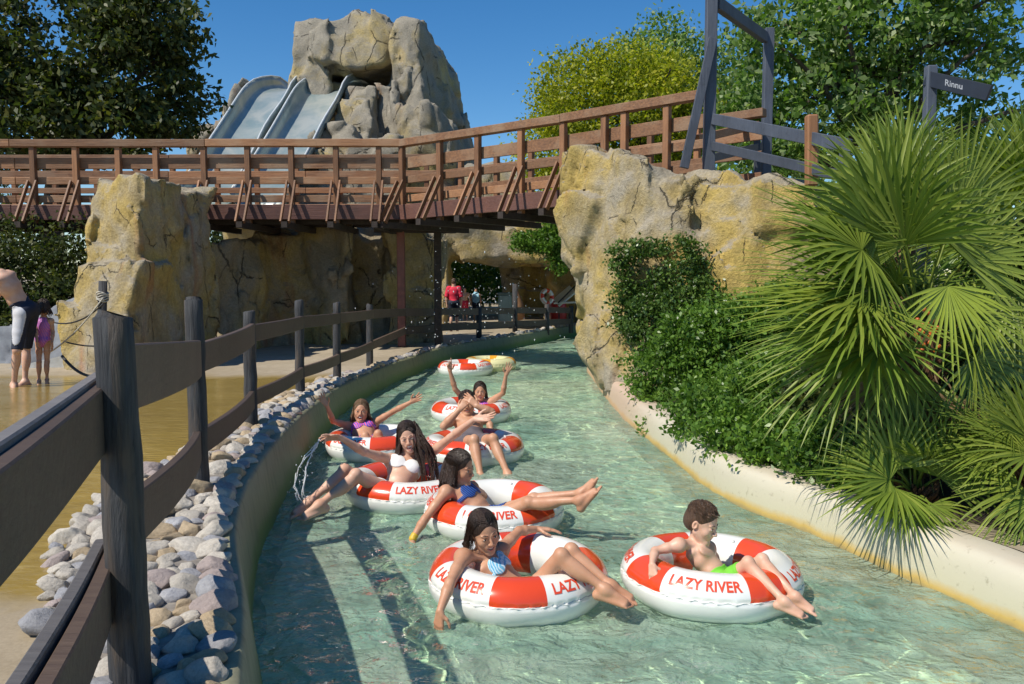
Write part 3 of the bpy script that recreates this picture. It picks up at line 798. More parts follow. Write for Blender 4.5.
#           upper rail centre y and lower rail centre y at each post (column, distance of the post)
ypx = [(116, 378, 528), (195, 358, 444), (250, 333, 398), (299.5, 322, 372), (336.5, 318, 358), (369.5, 314, 345)]
for i, (x_, yu, yl) in enumerate(ypx):
    Y_ = (base[i][0] + base[i][1])[1] / 2
    UP.append(P(x_ + (3 if i else 6), yu, Y_ + .09)); LO.append(P(x_ + (3 if i else 6), yl, Y_ + .09))
for i in range(len(UP) - 1):
    rail_between(arc(UP[i], UP[i + 1], -.05), [.24, .20, .165, .16, .16][i], M_rail)
    rail_between(arc(LO[i], LO[i + 1], -.05), [.20, .17, .15, .15, .15][i], M_rail)
# near rails running out of the frame to the left
def bez(p, q, r_, n_=14):
    p, q, r_ = map(np.array, (p, q, r_)); return resample([p, q, r_], .12)
a0 = P(110, 407, 3.14)
rail_between(bez(a0, (-1.05, 1.72, 1.455), (-.80, .75, 1.45)), .225, M_rail, .05)
rail_between(bez(a0 + [-.05, .03, .015], (-1.11, 1.75, 1.475), (-.86, .75, 1.47)), .225, M_railtop, .045)
b0 = P(114, 568, 3.16)
rail_between(bez(b0, (-1.20, 2.24, .875), (-.80, .75, .88)), .19, M_rail, .05)
rail_between(bez(b0 + [-.06, .03, .02], (-1.27, 2.27, .90), (-.87, .75, .90)), .17, M_railtop, .045)
MB().tube([(-.88, .85, .3), (-.88, .85, 1.75)], .07, 16).build('post', M_post, fence, True)
# far part of the fence, beyond the bridge
fence2 = empty('path_fence', P(515, 333, 24.3), 'small dark post and rail fence on the far bank beyond the bridge columns', 'fence')
fp = [(405, 345, 305, 18.6), (441, 340, 303, 20.2), (479, 337, 306, 22.0), (515, 334, 284, 23.8), (547, 332, 304, 25.2), (571, 330, 306, 26.2)]
q_ = []
for x_, yb, yt, Y_ in fp:
    q_.append((P(x_, yb, Y_), P(x_, yt, Y_)))
    if x_ > 445: MB().tube([P(x_, yb + 3, Y_), P(x_, yt, Y_)], .075, 10).build('post', M_post, fence2, True)
for i in range(len(fp) - 1):
    for s_, h_ in ((.82, .17), (.36, .17)):
        if i == 0 or True:
            a = q_[i][0] + (P(fp[i][0], 305, fp[i][3]) - q_[i][0]) * s_; b = q_[i + 1][0] + (P(fp[i + 1][0], 306, fp[i + 1][3]) - q_[i + 1][0]) * s_
            MB().bar(a, b, .05, h_).build('rail', M_rail, fence2)
a = P(371, 314, (base[5][0])[1] + .1); MB().bar(UP[5], q_[0][0] + (P(405, 305, 18.6) - q_[0][0]) * .82, .05, .16).build('rail', M_rail, fence2)
MB().bar(LO[5], q_[0][0] + (P(405, 305, 18.6) - q_[0][0]) * .36, .05, .15).build('rail', M_rail, fence2)

# ================================================================ stones between fence and river
def stone_mat(name, c1, c2):
    t = NT(name); v = t.coord(); n_ = t.noise(v, 6, 6, .65); f = t.noise(v, 45, 5, .7); oi = t.n('ObjectInfo').outputs['Random']
    col = t.mix(t.ramp(n_, [(.35, 0.), (.68, 1.)]), c1, c2)
    col = t.mix(t.math('MULTIPLY', oi, .45), col, tuple(x * .55 for x in c2))
    col = t.mix(.4, col, t.ramp(f, [(.3, .25), (.7, .8)]), 'OVERLAY')
    return t.done(col, .85, t.bump(t.math('ADD', n_, t.math('MULTIPLY', f, .3)), .6, .02))
SM = [(stone_mat('pale_limestone', (.60, .55, .47), (.42, .38, .32)), 'pale limestone cobble among the stones between fence and river', 'pale'),
      (stone_mat('tan_stone', (.54, .42, .27), (.38, .29, .18)), 'tan sandstone cobble among the stones between fence and river', 'tan'),
      (stone_mat('grey_stone', (.42, .42, .43), (.28, .28, .30)), 'dark grey cobble among the stones between fence and river', 'grey'),
      (stone_mat('pink_stone', (.46, .38, .35), (.33, .27, .25)), 'pinkish brown cobble among the stones between fence and river', 'pink')]
protos = []
for v_ in range(10):
    bm = bmesh.new(); bmesh.ops.create_icosphere(bm, subdivisions=4, radius=1)
    V = np.array([v.co[:] for v in bm.verts]); r = np.random.default_rng(50 + v_)
    rad = np.ones(len(V))
    for _ in range(12):                      # chip flat facets
        n_ = r.normal(size=3); n_ /= np.linalg.norm(n_); c = r.uniform(.62, .9); d = V @ n_; rad = np.minimum(rad, np.where(d > 1e-3, c / np.maximum(d, 1e-3), 9))
    V = V * rad[:, None] * (1 + .05 * fbm(V * 2.2, 3, v_))[:, None] * [1, .82, .62]
    for v, q in zip(bm.verts, V): v.co = q
    me = bpy.data.meshes.new('cobble'); bm.to_mesh(me); bm.free(); me.polygons.foreach_set('use_smooth', np.ones(len(me.polygons), bool)); me.update()
    for mi in range(4):
        mm = me.copy(); mm.materials.append(SM[mi][0]); protos.append(mm)
fb = np.array([b[0][:2] for b in base])
fx = np.concatenate([[(-1.2, 1.2)], fb, [(-2.4, 17.5), (-1.4, 19.8), (0.2, 22.2), (2.0, 24.6)]])
def fence_x_at(p):                       # plan distance helper
    return p
count = 0; placed = []
stone_list = []
def put_stone(x, y, s_, z=None, kind=None):
    global count
    stone_list.append((x, y, s_)); count += 1
def make_stone(x, y, s_, z=None, kind=None):
    kind = kind if kind is not None else random.choices((0, 1, 2, 3), (5, 3, 1.6, 1.8))[0]
    o = bpy.data.objects.new('cobble', protos[random.randrange(10) * 4 + kind]); COL.objects.link(o)
    o.location = (x, y, (float(zg(y)) + s_ * .20) if z is None else z); o.scale = (s_ * random.uniform(.9, 1.25), s_ * random.uniform(.85, 1.1), s_ * random.uniform(.8, 1.15))
    o.rotation_euler = (random.uniform(-.35, .35), random.uniform(-.35, .35), random.uniform(0, 6.3))
    tag(o, SM[kind][1], 'stone', SM[kind][2] + ' cobbles along the river edge')
# row along the wall edge, all the way
s_acc = 0; i = 0; last = None
d_ = np.r_[0, np.cumsum(np.linalg.norm(np.diff(LE, axis=0), axis=1))]
s_ = d_[np.argmax(LE[:, 1] > 2.0)]
while s_ < d_[-1]:
    x = np.interp(s_, d_, LE[:, 0]); y = np.interp(s_, d_, LE[:, 1]); nx_ = np.interp(s_, d_, LN[:, 0]); ny_ = np.interp(s_, d_, LN[:, 1])
    if x > 3.2: break
    sz = random.uniform(.075, .115) if y < 8 else random.uniform(.085, .13)
    put_stone(x + nx_ * (.17 + random.uniform(-.01, .03)), y + ny_ * .17, sz)
    placed.append((x + nx_ * .17, y + ny_ * .17, sz)); s_ += sz * (1.55 if y < 12 else 2.2)
# fill from the wall to the outer border of the stone strip
border = [(64, 684), (44, 640), (44, 585), (60, 540), (100, 505), (140, 478), (178, 455), (214, 440), (240, 425), (262, 408), (290, 394), (322, 381), (350, 371)]
bp = np.array([GG(*q)[:2] for q in border]); bp = np.concatenate([[(-1.75, 2.0), (-1.85, 2.6)], bp])
def in_strip(x, y):
    bx_ = np.interp(y, bp[:, 1], bp[:, 0]); wx = np.interp(y, LE[:, 1], LE[:, 0]) - .2
    return bx_ < x < wx
tries = 0
while count < 640 and tries < 90000:
    tries += 1
    y = 2.2 + 11.7 * random.random() ** 1.9; x = random.uniform(-4.2, -1.1)
    if not in_strip(x, y): continue
    sz = random.uniform(.05, .12)
    if all((x - a) ** 2 + (y - b) ** 2 > ((sz + c) * .66) ** 2 for a, b, c in placed):
        put_stone(x, y, sz); placed.append((x, y, sz))
stone_list.sort(key=lambda q: q[2] / math.hypot(q[0], q[1]), reverse=True)
for q in stone_list[:300]: make_stone(*q)
VV, FF, MI, nb_ = [], [], [], 0
for x, y, s_ in stone_list[300:]:
    kd = random.choices((0, 1, 2, 3), (5, 3, 1.6, 1.8))[0]; me = protos[random.randrange(10) * 4 + kd]
    v_ = np.empty(len(me.vertices) * 3); me.vertices.foreach_get('co', v_); v_ = v_.reshape(-1, 3); f_ = np.empty(len(me.polygons) * 3, int); me.polygons.foreach_get('vertices', f_)
    a = random.uniform(0, 6.3); Rz = np.array([[math.cos(a), -math.sin(a), 0], [math.sin(a), math.cos(a), 0], [0, 0, 1]])
    VV.append((v_ * s_ * np.array([random.uniform(.9, 1.25), random.uniform(.85, 1.1), random.uniform(.8, 1.15)])) @ Rz.T + [x, y, float(zg(y)) + s_ * .2]); FF.append(f_.reshape(-1, 3) + nb_); MI += [kd] * (len(f_) // 3); nb_ += len(v_)
if VV: tag(np_mesh('cobbles', np.concatenate(VV), np.concatenate(FF), [q[0] for q in SM], None, True, MI), 'small distant cobbles along the far river edge', 'stones', kind='stuff')
M_dark_gap = simple('stone_bedding', (.30, .27, .23), (.18, .16, .14), 20, .95, .5, .02)
vb = []
for y in np.linspace(2.0, 14, 60):
    vb.append((np.interp(y, bp[:, 1], bp[:, 0]) + .05, y, float(zg(y)) + .012)); vb.append((np.interp(y, LE[:, 1], LE[:, 0]) - .1, y, float(zg(y)) + .012))
tag(np_mesh('gravel_bed', vb, [(2 * i, 2 * i + 1, 2 * i + 3, 2 * i + 2) for i in range(59)], M_dark_gap), 'dark bedding under the cobbles', kind='structure')
print('stones', count, 'time', time.time() - T0)
# ================================================================ vegetation
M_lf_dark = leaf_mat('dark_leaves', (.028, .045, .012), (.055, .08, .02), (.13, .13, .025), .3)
M_lf_yel = leaf_mat('yellow_green_leaves', (.15, .19, .013), (.34, .36, .02), (.50, .45, .035), .42)
M_lf_mid = leaf_mat('maple_leaves', (.06, .12, .022), (.14, .24, .045), (.42, .48, .28), .45)
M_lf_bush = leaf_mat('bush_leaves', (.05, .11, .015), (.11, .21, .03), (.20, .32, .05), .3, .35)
M_lf_ivy = leaf_mat('ivy_leaves', (.04, .085, .018), (.085, .15, .028), (.15, .22, .04), .2, .35)
M_bark = simple('bark', (.10, .08, .06), (.05, .04, .03), 12, .9, .7, .04, (1, 1, .3))
LEAF = np.array([(0, -.5, 0), (.28, -.1, .05), (0, .5, -.04), (-.28, -.1, .05)])
def leaves(cent, size, seed, outward=None):
    r = np.random.default_rng(seed); n = len(cent)
    q = r.normal(size=(n, 4)); q /= np.linalg.norm(q, axis=1)[:, None]; w, x, y, z = q.T
    Rm = np.stack([1 - 2 * (y * y + z * z), 2 * (x * y - z * w), 2 * (x * z + y * w), 2 * (x * y + z * w), 1 - 2 * (x * x + z * z), 2 * (y * z - x * w), 2 * (x * z - y * w), 2 * (y * z + x * w), 1 - 2 * (x * x + y * y)], 1).reshape(n, 3, 3)
    s = size * r.uniform(.65, 1.3, n)
    V = np.einsum('nij,kj->nki', Rm, LEAF) * s[:, None, None] + cent[:, None, :]
    F = np.arange(n * 4).reshape(n, 4)
    return V.reshape(-1, 3), F
def crown_points(blobs, n, clump, per, seed, fill=.45):
    r = np.random.default_rng(seed); w = np.array([b[1][0] * b[1][1] * b[1][2] for b in blobs]) ** .75; w /= w.sum(); out = []
    for b, k in zip(blobs, (w * n / per).astype(int) + 1):
        d = r.normal(size=(k, 3)); d /= np.linalg.norm(d, axis=1)[:, None]
        rad = fill + (1 - fill) * r.random(k) ** .6
        rad *= 1 + .22 * fbm(d * 2.2 + seed, 3, seed)
        c = np.array(b[0]) + d * rad[:, None] * np.array(b[1])
        m_ = r.integers(int(per * .5), int(per * 1.5), k)
        cc = np.repeat(c, m_, 0); out.append(cc + r.normal(size=cc.shape) * clump * [1, 1, .6])
    return np.concatenate(out)
def tree(name, label, group, blobs, n, size, mat, trunk, seed, clump=.3, per=30, fill=.45, limbs=9):
    e = empty(name, (*trunk[0][:2], .2), label, 'tree', group)
    pts = crown_points(blobs, n, clump, per, seed, fill)
    V, F = leaves(pts, size, seed)
    np_mesh('crown', V, F, mat, e)
    mb = MB(); r = random.Random(seed); t0, t1 = np.array(trunk[0], float), np.array(trunk[1], float); rad = trunk[2]
    pp = [t0 + (t1 - t0) * s_ + np.array([r.uniform(-.1, .1), r.uniform(-.1, .1), 0]) * rad * 3 for s_ in np.linspace(0, 1, 7)]
    mb.tube(pp, [rad * (1.15 - .6 * s_) for s_ in np.linspace(0, 1, 7)], 10)
    for i in range(limbs):
        b = blobs[i % len(blobs)]; q = t0 + (t1 - t0) * r.uniform(.45, 1)
        c = np.array(b[0]) + np.array([r.uniform(-.7, .7), r.uniform(-.7, .7), r.uniform(-.2, .7)]) * b[1]
        m_ = (q + c) / 2 + np.array([0, 0, .15 * np.linalg.norm(c - q)])
        mb.tube(resample([q, m_, c], .8), np.linspace(rad * .5, rad * .1, len(resample([q, m_, c], .8))), 6)
    mb.build('trunk', M_bark, e, True)
    return e
def B(px, py, Y, rx, rz, ry=None):   # blob seen at a pixel, radii in pixels
    s = Y / FPX; return (P(px, py, Y), (rx * s, (ry if ry else rx) * s, rz * s))
tree('broadleaf_tree', 'dense dark green broadleaf tree filling the upper left corner behind the footbridge', None,
     [B(60, 40, 23, 95, 85, 70), B(130, 70, 23, 62, 60), B(20, 120, 22.5, 80, 60), B(110, 130, 22.5, 62, 40), B(150, 20, 23, 48, 40), B(190, 96, 23, 26, 20), B(185, 42, 23, 20, 18), B(-60, 60, 23, 90, 90), B(170, 120, 23, 32, 22)],
     40000, .19, M_lf_dark, [P(50, 330, 23) * [1, 1, 0], P(60, 110, 23), .32], 3, .22, 40, .45)
tree('broadleaf_tree', 'round bright yellow-green tree behind the bridge right of the mountain', None,
     [B(620, 115, 26, 82, 70, 60), B(580, 95, 26, 50, 48), B(655, 100, 26, 55, 50), B(560, 150, 26, 45, 45), B(690, 140, 26, 48, 45), B(620, 180, 26, 95, 35, 60)],
     42000, .13, M_lf_yel, [P(625, 330, 26) * [1, 1, 0], P(620, 160, 26), .25], 5, .24, 30, .5)
tree('broadleaf_tree', 'green leafy tree peeking up behind the yellow-green tree', 'green trees behind the gate',
     [B(660, 55, 31, 42, 34), B(700, 80, 31, 40, 44), B(640, 75, 31, 60, 34), B(730, 110, 31, 60, 60)],
     15000, .17, M_lf_mid, [P(670, 330, 31) * [1, 1, 0], P(670, 90, 31), .25], 6, .3, 22, .4)
tree('maple_tree', 'large loose green maple tree over the gate frame and the palms', None,
     [B(850, 30, 20, 95, 62), B(780, 60, 20, 60, 70), B(900, 80, 20, 80, 60), B(820, 120, 20, 75, 50), B(960, 20, 20, 60, 46), B(740, 130, 20, 34, 50), B(880, -30, 20, 90, 50), B(1000, 60, 20, 34, 22), B(1000, 130, 20, 60, 40), B(750, 20, 20, 26, 22), B(780, 165, 20, 60, 26)],
     23000, .18, M_lf_mid, [P(880, 330, 20) * [1, 1, 0], P(870, 60, 20), .24], 8, .20, 26, .25, 16)
def shrub(name, label, cat, blobs, n, size, mat, seed, clump=.1, per=24, fill=.3, group=None, stems=True):
    b0 = blobs[0]; e = empty(name, (b0[0][0], b0[0][1], .3), label, cat, group)
    V, F = leaves(crown_points(blobs, n, clump, per, seed, fill), size, seed); np_mesh('foliage', V, F, mat, e)
    if stems:
        mb = MB(); r = random.Random(seed)
        for b in blobs * 3:
            c = np.array(b[0]) + np.array([r.uniform(-.5, .5) for _ in range(3)]) * b[1]; g_ = np.array([c[0] + r.uniform(-.2, .2), c[1] + r.uniform(-.1, .2), .25])
            mb.tube([g_, (g_ + c) / 2 + [r.uniform(-.08, .08), 0, 0], c], [.02, .014, .006], 5)
        mb.build('stem', M_bark, e)
    return e
# dark hedge under the left end of the bridge and the green behind the arch
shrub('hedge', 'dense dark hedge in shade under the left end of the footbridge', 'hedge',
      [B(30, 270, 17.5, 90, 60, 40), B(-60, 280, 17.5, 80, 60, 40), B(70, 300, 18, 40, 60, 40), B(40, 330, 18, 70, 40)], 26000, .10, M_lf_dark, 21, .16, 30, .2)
shrub('hedge', 'sunlit green hedge behind the person in the red shirt', 'hedge', [B(460, 282, 34, 42, 26), B(500, 282, 36, 40, 26), B(430, 280, 36, 40, 30)], 9000, .16, M_lf_bush, 22, .2, 24)
shrub('climbing_plant', 'green climbing plant hanging over the rock arch below the bridge', 'climbing plant', [B(535, 242, 24.2, 24, 12, 16), B(556, 238, 23.8, 16, 20, 14), B(560, 262, 23.8, 8, 14, 8)], 6500, .11, M_lf_bush, 23, .1, 20, stems=False)
for i, (px, Y, h_, w_) in enumerate([(-300, 44, 150, 190), (-60, 48, 120, 150), (240, 52, 170, 120), (470, 50, 215, 130), (600, 48, 205, 130), (800, 42, 160, 170), (1010, 36, 110, 170), (1250, 36, 90, 200), (1500, 36, 90, 200)]):
    tree('background_tree', ['far tree beyond the frame on the left', 'dark tree far behind the broadleaf tree on the left', 'low dark tree behind the slide mountain', 'low tree behind the rock arch', 'low tree behind the bridge and the yellow-green tree', 'tall tree behind the maple', 'tall tree behind the palms on the right', 'far tree at the right edge', 'far tree beyond the frame on the right'][i], 'trees closing the horizon',
         [B(px, (h_ + 300) / 2, Y, w_ * .6, (300 - h_) / 2 * 1.05), B(px - w_ * .35, 250, Y, w_ * .5, 60), B(px + w_ * .35, 250, Y, w_ * .5, 60)], 9000, .34, M_lf_dark if i < 5 else M_lf_mid, [P(px, 320, Y) * [1, 1, 0], P(px, 240, Y), .3], 60 + i, .5, 24, .3, 5)

# soil bed on the right bank
Vs = []; n_ = 40; ii_ = np.linspace(np.argmax(RE[:, 1] > .5), np.argmax(RE[:, 1] > 13.5), n_).astype(int)
for i in ii_:
    b = RE[i] + RN[i] * .33
    for s_, z in ((0, .285), (.25, .33), (.8, .45), (2.0, .62), (6, .7), (14, .5)): Vs.append((b[0] + s_ * .95, b[1] + s_ * .25, z + .05 * math.sin(i * .7 + s_ * 3)))
Fs = [(i * 6 + j, i * 6 + j + 1, (i + 1) * 6 + j + 1, (i + 1) * 6 + j) for i in range(n_ - 1) for j in range(5)]
tag(np_mesh('planting_soil', Vs, Fs, M_soil, smooth=True), 'dark soil bed behind the curb', kind='structure')

shrub('ivy', 'ivy trailing over the front face of the big boulder', 'ivy',
      [B(625, 262, 12.9, 17, 26, 8), B(650, 248, 12.7, 26, 10, 8), B(632, 310, 12.9, 22, 36, 9), B(690, 268, 12.4, 20, 26, 8), B(655, 330, 12.5, 32, 34, 12), B(700, 310, 12.2, 36, 34, 14), B(662, 290, 12.7, 14, 30, 8), B(686, 245, 12.5, 8, 10, 6)],
      15000, .062, M_lf_ivy, 31, .06, 16, .2, stems=False)
shrub('bush', 'bright green bush in front of the boulder overhanging the curb', 'bush',
      [B(670, 380, 11.2, 44, 46, 38), B(720, 350, 11, 60, 60, 46), B(730, 410, 10.3, 62, 52, 40), B(790, 400, 9.6, 66, 62, 42), B(680, 430, 10.2, 34, 24, 20), B(770, 455, 9.0, 60, 30, 30), B(790, 320, 11, 50, 42, 40), B(738, 430, 7.9, 44, 34, 30), B(780, 445, 7.3, 46, 38, 30), B(700, 416, 8.7, 34, 30, 26), B(825, 455, 6.8, 46, 40, 34), B(865, 470, 6.4, 40, 40, 30)],
      80000, .062, M_lf_bush, 33, .07, 22, .35)
shrub('bush', 'dark green bush filling the shade behind and below the palms', 'bush',
      [B(860, 420, 8.4, 80, 90, 60), B(950, 400, 8, 110, 120, 60), B(1040, 330, 7.6, 90, 160, 60), B(860, 490, 7.2, 60, 34, 30), B(950, 500, 7.0, 90, 60, 40), B(1040, 500, 6.4, 70, 80, 40)],
      52000, .07, M_lf_dark, 34, .08, 24, .25)

# ---------------------------------------------------------------- fan palms
def palm_mat():
    t = NT('palm_frond'); ri = t.n('NewGeometry').outputs['Random Per Island']; oi = t.n('ObjectInfo').outputs['Random']
    col = t.ramp(ri, [(0., (.07, .13, .02)), (.5, (.15, .23, .03)), (1., (.27, .33, .06))])
    col = t.mix(t.math('MULTIPLY', oi, .45), col, (.28, .31, .04))
    t.done(col, .46); t.b.inputs['Specular IOR Level'].default_value = .45
    tr = t.n('BsdfTranslucent'); mx = t.n('MixShader'); mx.inputs[0].default_value = .28
    t.l(t.mix(1.0, col, (1.4, 1.5, .5), 'MULTIPLY'), tr.inputs['Color']); t.l(t.b.outputs[0], mx.inputs[1]); t.l(tr.outputs[0], mx.inputs[2]); t.l(mx.outputs[0], t.out.inputs[0])
    return t.m
M_palm = palm_mat()
M_fibre = simple('palm_fibre', (.20, .095, .04), (.07, .04, .02), 20, .9, .8, .04, (1, 1, .3))
M_fruit = simple('orange_fruit', (.55, .13, .02), (.4, .09, .02), 10, .4, 0)
M_yfr = simple('yellow_frond', (.30, .36, .03), (.22, .28, .03), 6, .45, 0)
M_dead = simple('dead_frond', (.22, .15, .07), (.12, .08, .04), 20, .8, 0)
def frond(base_, hub, tip, normal, parent, seed, nseg=34, fan=112, droop=.10, mat=None, wseg=.018):
    r = np.random.default_rng(seed); base_, hub, tip = map(lambda q: np.asarray(q, float), (base_, hub, tip))
    ax = tip - hub; L_ = np.linalg.norm(ax); ax /= L_; nr = np.asarray(normal, float); nr = nr - ax * (nr @ ax); nr /= np.linalg.norm(nr); sd = np.cross(ax, nr)
    V, F = [], []; fan = fan * r.uniform(.82, 1.0); cone = r.uniform(.0, .22); droop *= 1.5
    mid = (base_ + hub) / 2 + np.array([0, 0, .06 * np.linalg.norm(hub - base_)]); pt = resample([base_, mid, hub], .12)
    for i in range(len(pt)):                      # petiole, flat triangular section
        w = .010 * (1.3 - .6 * i / len(pt)); V += [pt[i] + sd * w, pt[i] + nr * w, pt[i] - sd * w]
    for i in range(len(pt) - 1):
        for k in range(3): a, b = 3 * i + k, 3 * i + (k + 1) % 3; F.append((a, b, b + 3, a + 3))
    T = np.array([0, .12, .35, .6, .82, 1.0]); W = np.array([.05, .36, 1.0, .72, .40, .04])
    for k in range(nseg):
        u = (k + .5) / nseg * 2 - 1 + r.uniform(-.012, .012); th = R(fan) * u
        ln = L_ * (1 - .30 * abs(u) ** 1.5) * r.uniform(.93, 1.05)
        d = ax * math.cos(th) + sd * math.sin(th); d = d + nr * (.06 + cone * abs(u)) + nr * r.uniform(-.05, .05); d /= np.linalg.norm(d)
        e1 = np.cross(d, nr); e1 /= np.linalg.norm(e1); dr = droop * r.uniform(.6, 1.6)
        s0 = len(V); ws = .35 * L_ * 2 * R(fan) / nseg * .98
        for t_, w in zip(T, W):
            c = hub + d * ln * t_ + np.array([0, 0, -1]) * dr * ln * t_ ** 2.4
            V += [c - e1 * w * ws * .5 + nr * w * ws * .22, c, c + e1 * w * ws * .5 + nr * w * ws * .22]
        for i in range(len(T) - 1):
            a = s0 + 3 * i; F += [(a, a + 1, a + 4, a + 3), (a + 1, a + 2, a + 5, a + 4)]
    return np_mesh('frond', V, F, mat or M_palm, parent)
def palm(label, c, explicit, n_rand, seed, blade=.85, pet=.5, trunk_h=.9, trunk_r=.14, elev=(-25, 75), azr=(0, 360)):
    c = np.asarray(c, float); e = empty('fan_palm', (c[0], c[1], .4), label, 'palm', 'fan palms on the right bank'); r = np.random.default_rng(seed)
    mb = MB(); pts = [np.array([c[0], c[1], .25]) + (c - [c[0], c[1], .25]) * s_ for s_ in np.linspace(0, 1, 8)]
    mb.tube(pts, [trunk_r * r.uniform(.9, 1.15) for _ in pts], 12)
    for _ in range(140):                           # old leaf bases and fibre
        a = r.uniform(0, 6.28); s_ = r.uniform(0.1, 1); p = pts[0] + (c - pts[0]) * s_ + np.array([math.cos(a), math.sin(a), 0]) * trunk_r * .9
        mb.tube([p, p + np.array([math.cos(a) * .09, math.sin(a) * .09, .10])], [.018, .006], 4)
    mb.build('trunk', M_fibre, e)
    for i, q in enumerate(explicit):
        hub, tip = P(*q[0]), P(*q[1]); nr = q[2] if len(q) > 2 and q[2] is not None else (-.3, -.75, .6)
        kw = q[3] if len(q) > 3 else {}
        b_ = c + (hub - c) / (np.linalg.norm(hub - c) + 1e-6) * min(.1, np.linalg.norm(hub - c) * .3)
        frond(b_, hub, tip, nr, e, seed * 100 + i, **kw)
    for i in range(n_rand):
        a = R(r.uniform(*azr)); el = R(r.uniform(*elev)); d = np.array([math.cos(a) * math.cos(el), math.sin(a) * math.cos(el), math.sin(el)])
        pl = pet * r.uniform(.7, 1.2); hub = c + d * pl; d2 = d + np.array([0, 0, -.25]) ; d2 /= np.linalg.norm(d2)
        nr = np.cross(np.cross(d2, [0, 0, 1]), d2); nr = nr / np.linalg.norm(nr) + r.normal(size=3) * .35
        frond(c + d * .05, hub, hub + d2 * blade * r.uniform(.8, 1.1), nr, e, seed * 100 + 50 + i)
    return e
fu = (-.35, -.55, .75)
palm('largest fan palm with orange fruit at its heart, long fronds fanning left over the bush', P(920, 322, 6.5), [
    ((880, 235, 6.3), (790, 150, 6.2), (-.5, -.8, .3)), ((900, 215, 6.4), (885, 88, 6.3), (-.75, -.6, .1)), ((870, 262, 6.2), (752, 215, 6.0), (-.2, -.6, .8)),
    ((872, 290, 6.1), (735, 262, 5.9), (-.1, -.5, .9)), ((868, 310, 6.0), (725, 318, 5.8), (-.1, -.35, .95), dict(droop=.05)), ((880, 345, 6.0), (755, 390, 5.8), (-.2, -.3, .9)),
    ((944, 238, 6.2), (985, 140, 6.2), (.1, -.95, .3)), ((948, 286, 5.9), (965, 378, 5.7), (.1, -.8, .6), dict(mat=M_yfr, fan=88, nseg=24, wseg=.034)), ((930, 225, 6.5), (930, 100, 6.6), (.7, -.7, .1)),
    ((905, 245, 6.2), (828, 118, 6.2), (-.8, -.5, .2)), ((862, 250, 6.1), (745, 180, 6.0), (-.4, -.4, .8)), ((858, 300, 5.95), (722, 292, 5.75), (0, -.25, .95)), ((862, 325, 5.95), (732, 352, 5.8), (-.1, -.2, .95)), ((965, 260, 6.2), (1060, 190, 6.2), (.3, -.8, .5)), ((975, 310, 6.0), (1070, 330, 5.9), (.2, -.6, .8)),
    ((860, 335, 6.1), (775, 430, 6.0), (-.6, -.5, .6)), ((900, 370, 6.2), (850, 470, 6.1), (-.5, -.8, .2), dict(droop=.2)), ((975, 360, 6.0), (1050, 440, 5.9), (.2, -.8, .5), dict(droop=.2)), ((890, 205, 6.6), (815, 120, 6.9), (-.3, -.9, .4)), ((960, 205, 6.8), (1010, 100, 6.8), (.1, -.95, .2))],
    9, 1, .8, .42, azr=(-20, 200))
for i, (hx, hy, tx, ty) in enumerate([(905, 395, 880, 470), (930, 405, 925, 490), (955, 395, 975, 470), (885, 380, 835, 445), (940, 390, 950, 450)]):
    frond(P(920, 345, 6.5), P(hx, hy, 6.25), P(tx, ty, 6.2), (-.2, -1, .1), [o for o in bpy.data.objects if o.name == 'fan_palm'][0], 900 + i, 22, 60, .1, M_dead)['label'] = 'dead brown frond hanging from the palm'
M_fr = MB(); cf = P(922, 318, 6.32)
fr = None
mbf = MB(); r_ = random.Random(4)
for i in range(34):
    p = cf + np.array([r_.gauss(0, .05), r_.gauss(-.08, .04), r_.gauss(-.08, .08)]); MB().tube([p + [0, 0, -.016], p + [0, 0, -.009], p + [0, 0, .009], p + [0, 0, .016]], [.006, .016, .016, .006], 6).build('fruit', M_fruit, [o for o in bpy.data.objects if o.name == 'fan_palm'][0], True)
palm_main = [o for o in bpy.data.objects if o.name == 'fan_palm'][0]
palm('low young fan palm whose fronds overhang the cream curb', P(915, 492, 5.9), [
    ((895, 488, 5.6), (812, 500, 5.35), (-.1, -.4, .9)), ((895, 470, 5.7), (838, 402, 5.8), (-.4, -.9, .3)), ((915, 465, 5.8), (900, 372, 5.9), (-.1, -1, .1)), ((905, 500, 5.5), (882, 536, 5.3), (-.2, -.7, .7), dict(droop=.2)),
    ((940, 478, 5.7), (985, 400, 5.8), (.2, -.9, .4)), ((930, 505, 5.5), (950, 560, 5.3), (0, -.8, .6), dict(droop=.15)), ((890, 480, 5.6), (820, 450, 5.6), (-.2, -.7, .7))], 4, 2, .5, .25, .5, .07, (5, 80))
palm('fan palm cut by the right edge of the picture, beside the low young one', P(1040, 470, 5.5), [
    ((1030, 455, 5.3), (958, 445, 5.1), (-.1, -.6, .8), dict(wseg=.03)), ((1025, 490, 5.3), (975, 540, 5.1), (-.2, -.8, .5), dict(droop=.2)), ((1030, 440, 5.4), (985, 370, 5.4), (-.2, -.95, .2)), ((1040, 500, 5.2), (1040, 575, 5.0), (0, -.8, .5), dict(droop=.2))], 7, 3, .55, .3, .5, .09, (0, 80), (60, 300))
palm('tall fan palm in the upper right corner behind the largest one', P(1050, 240, 7.4), [
    ((1020, 200, 7.3), (975, 120, 7.3), (-.3, -.9, .3)), ((1030, 190, 7.3), (1010, 80, 7.3), (-.1, -1, .2)), ((1005, 240, 7.1), (930, 215, 7.0), (-.2, -.7, .7)), ((1040, 190, 7.3), (1060, 85, 7.4), (0, -1, .2)), ((1010, 290, 7.0), (955, 370, 6.9), (-.3, -.8, .4), dict(droop=.2)), ((1015, 330, 7.0), (985, 430, 6.9), (-.3, -.9, .3), dict(droop=.2))], 12, 4, .9, .5, 1.5, .14, (-20, 80), (60, 300))
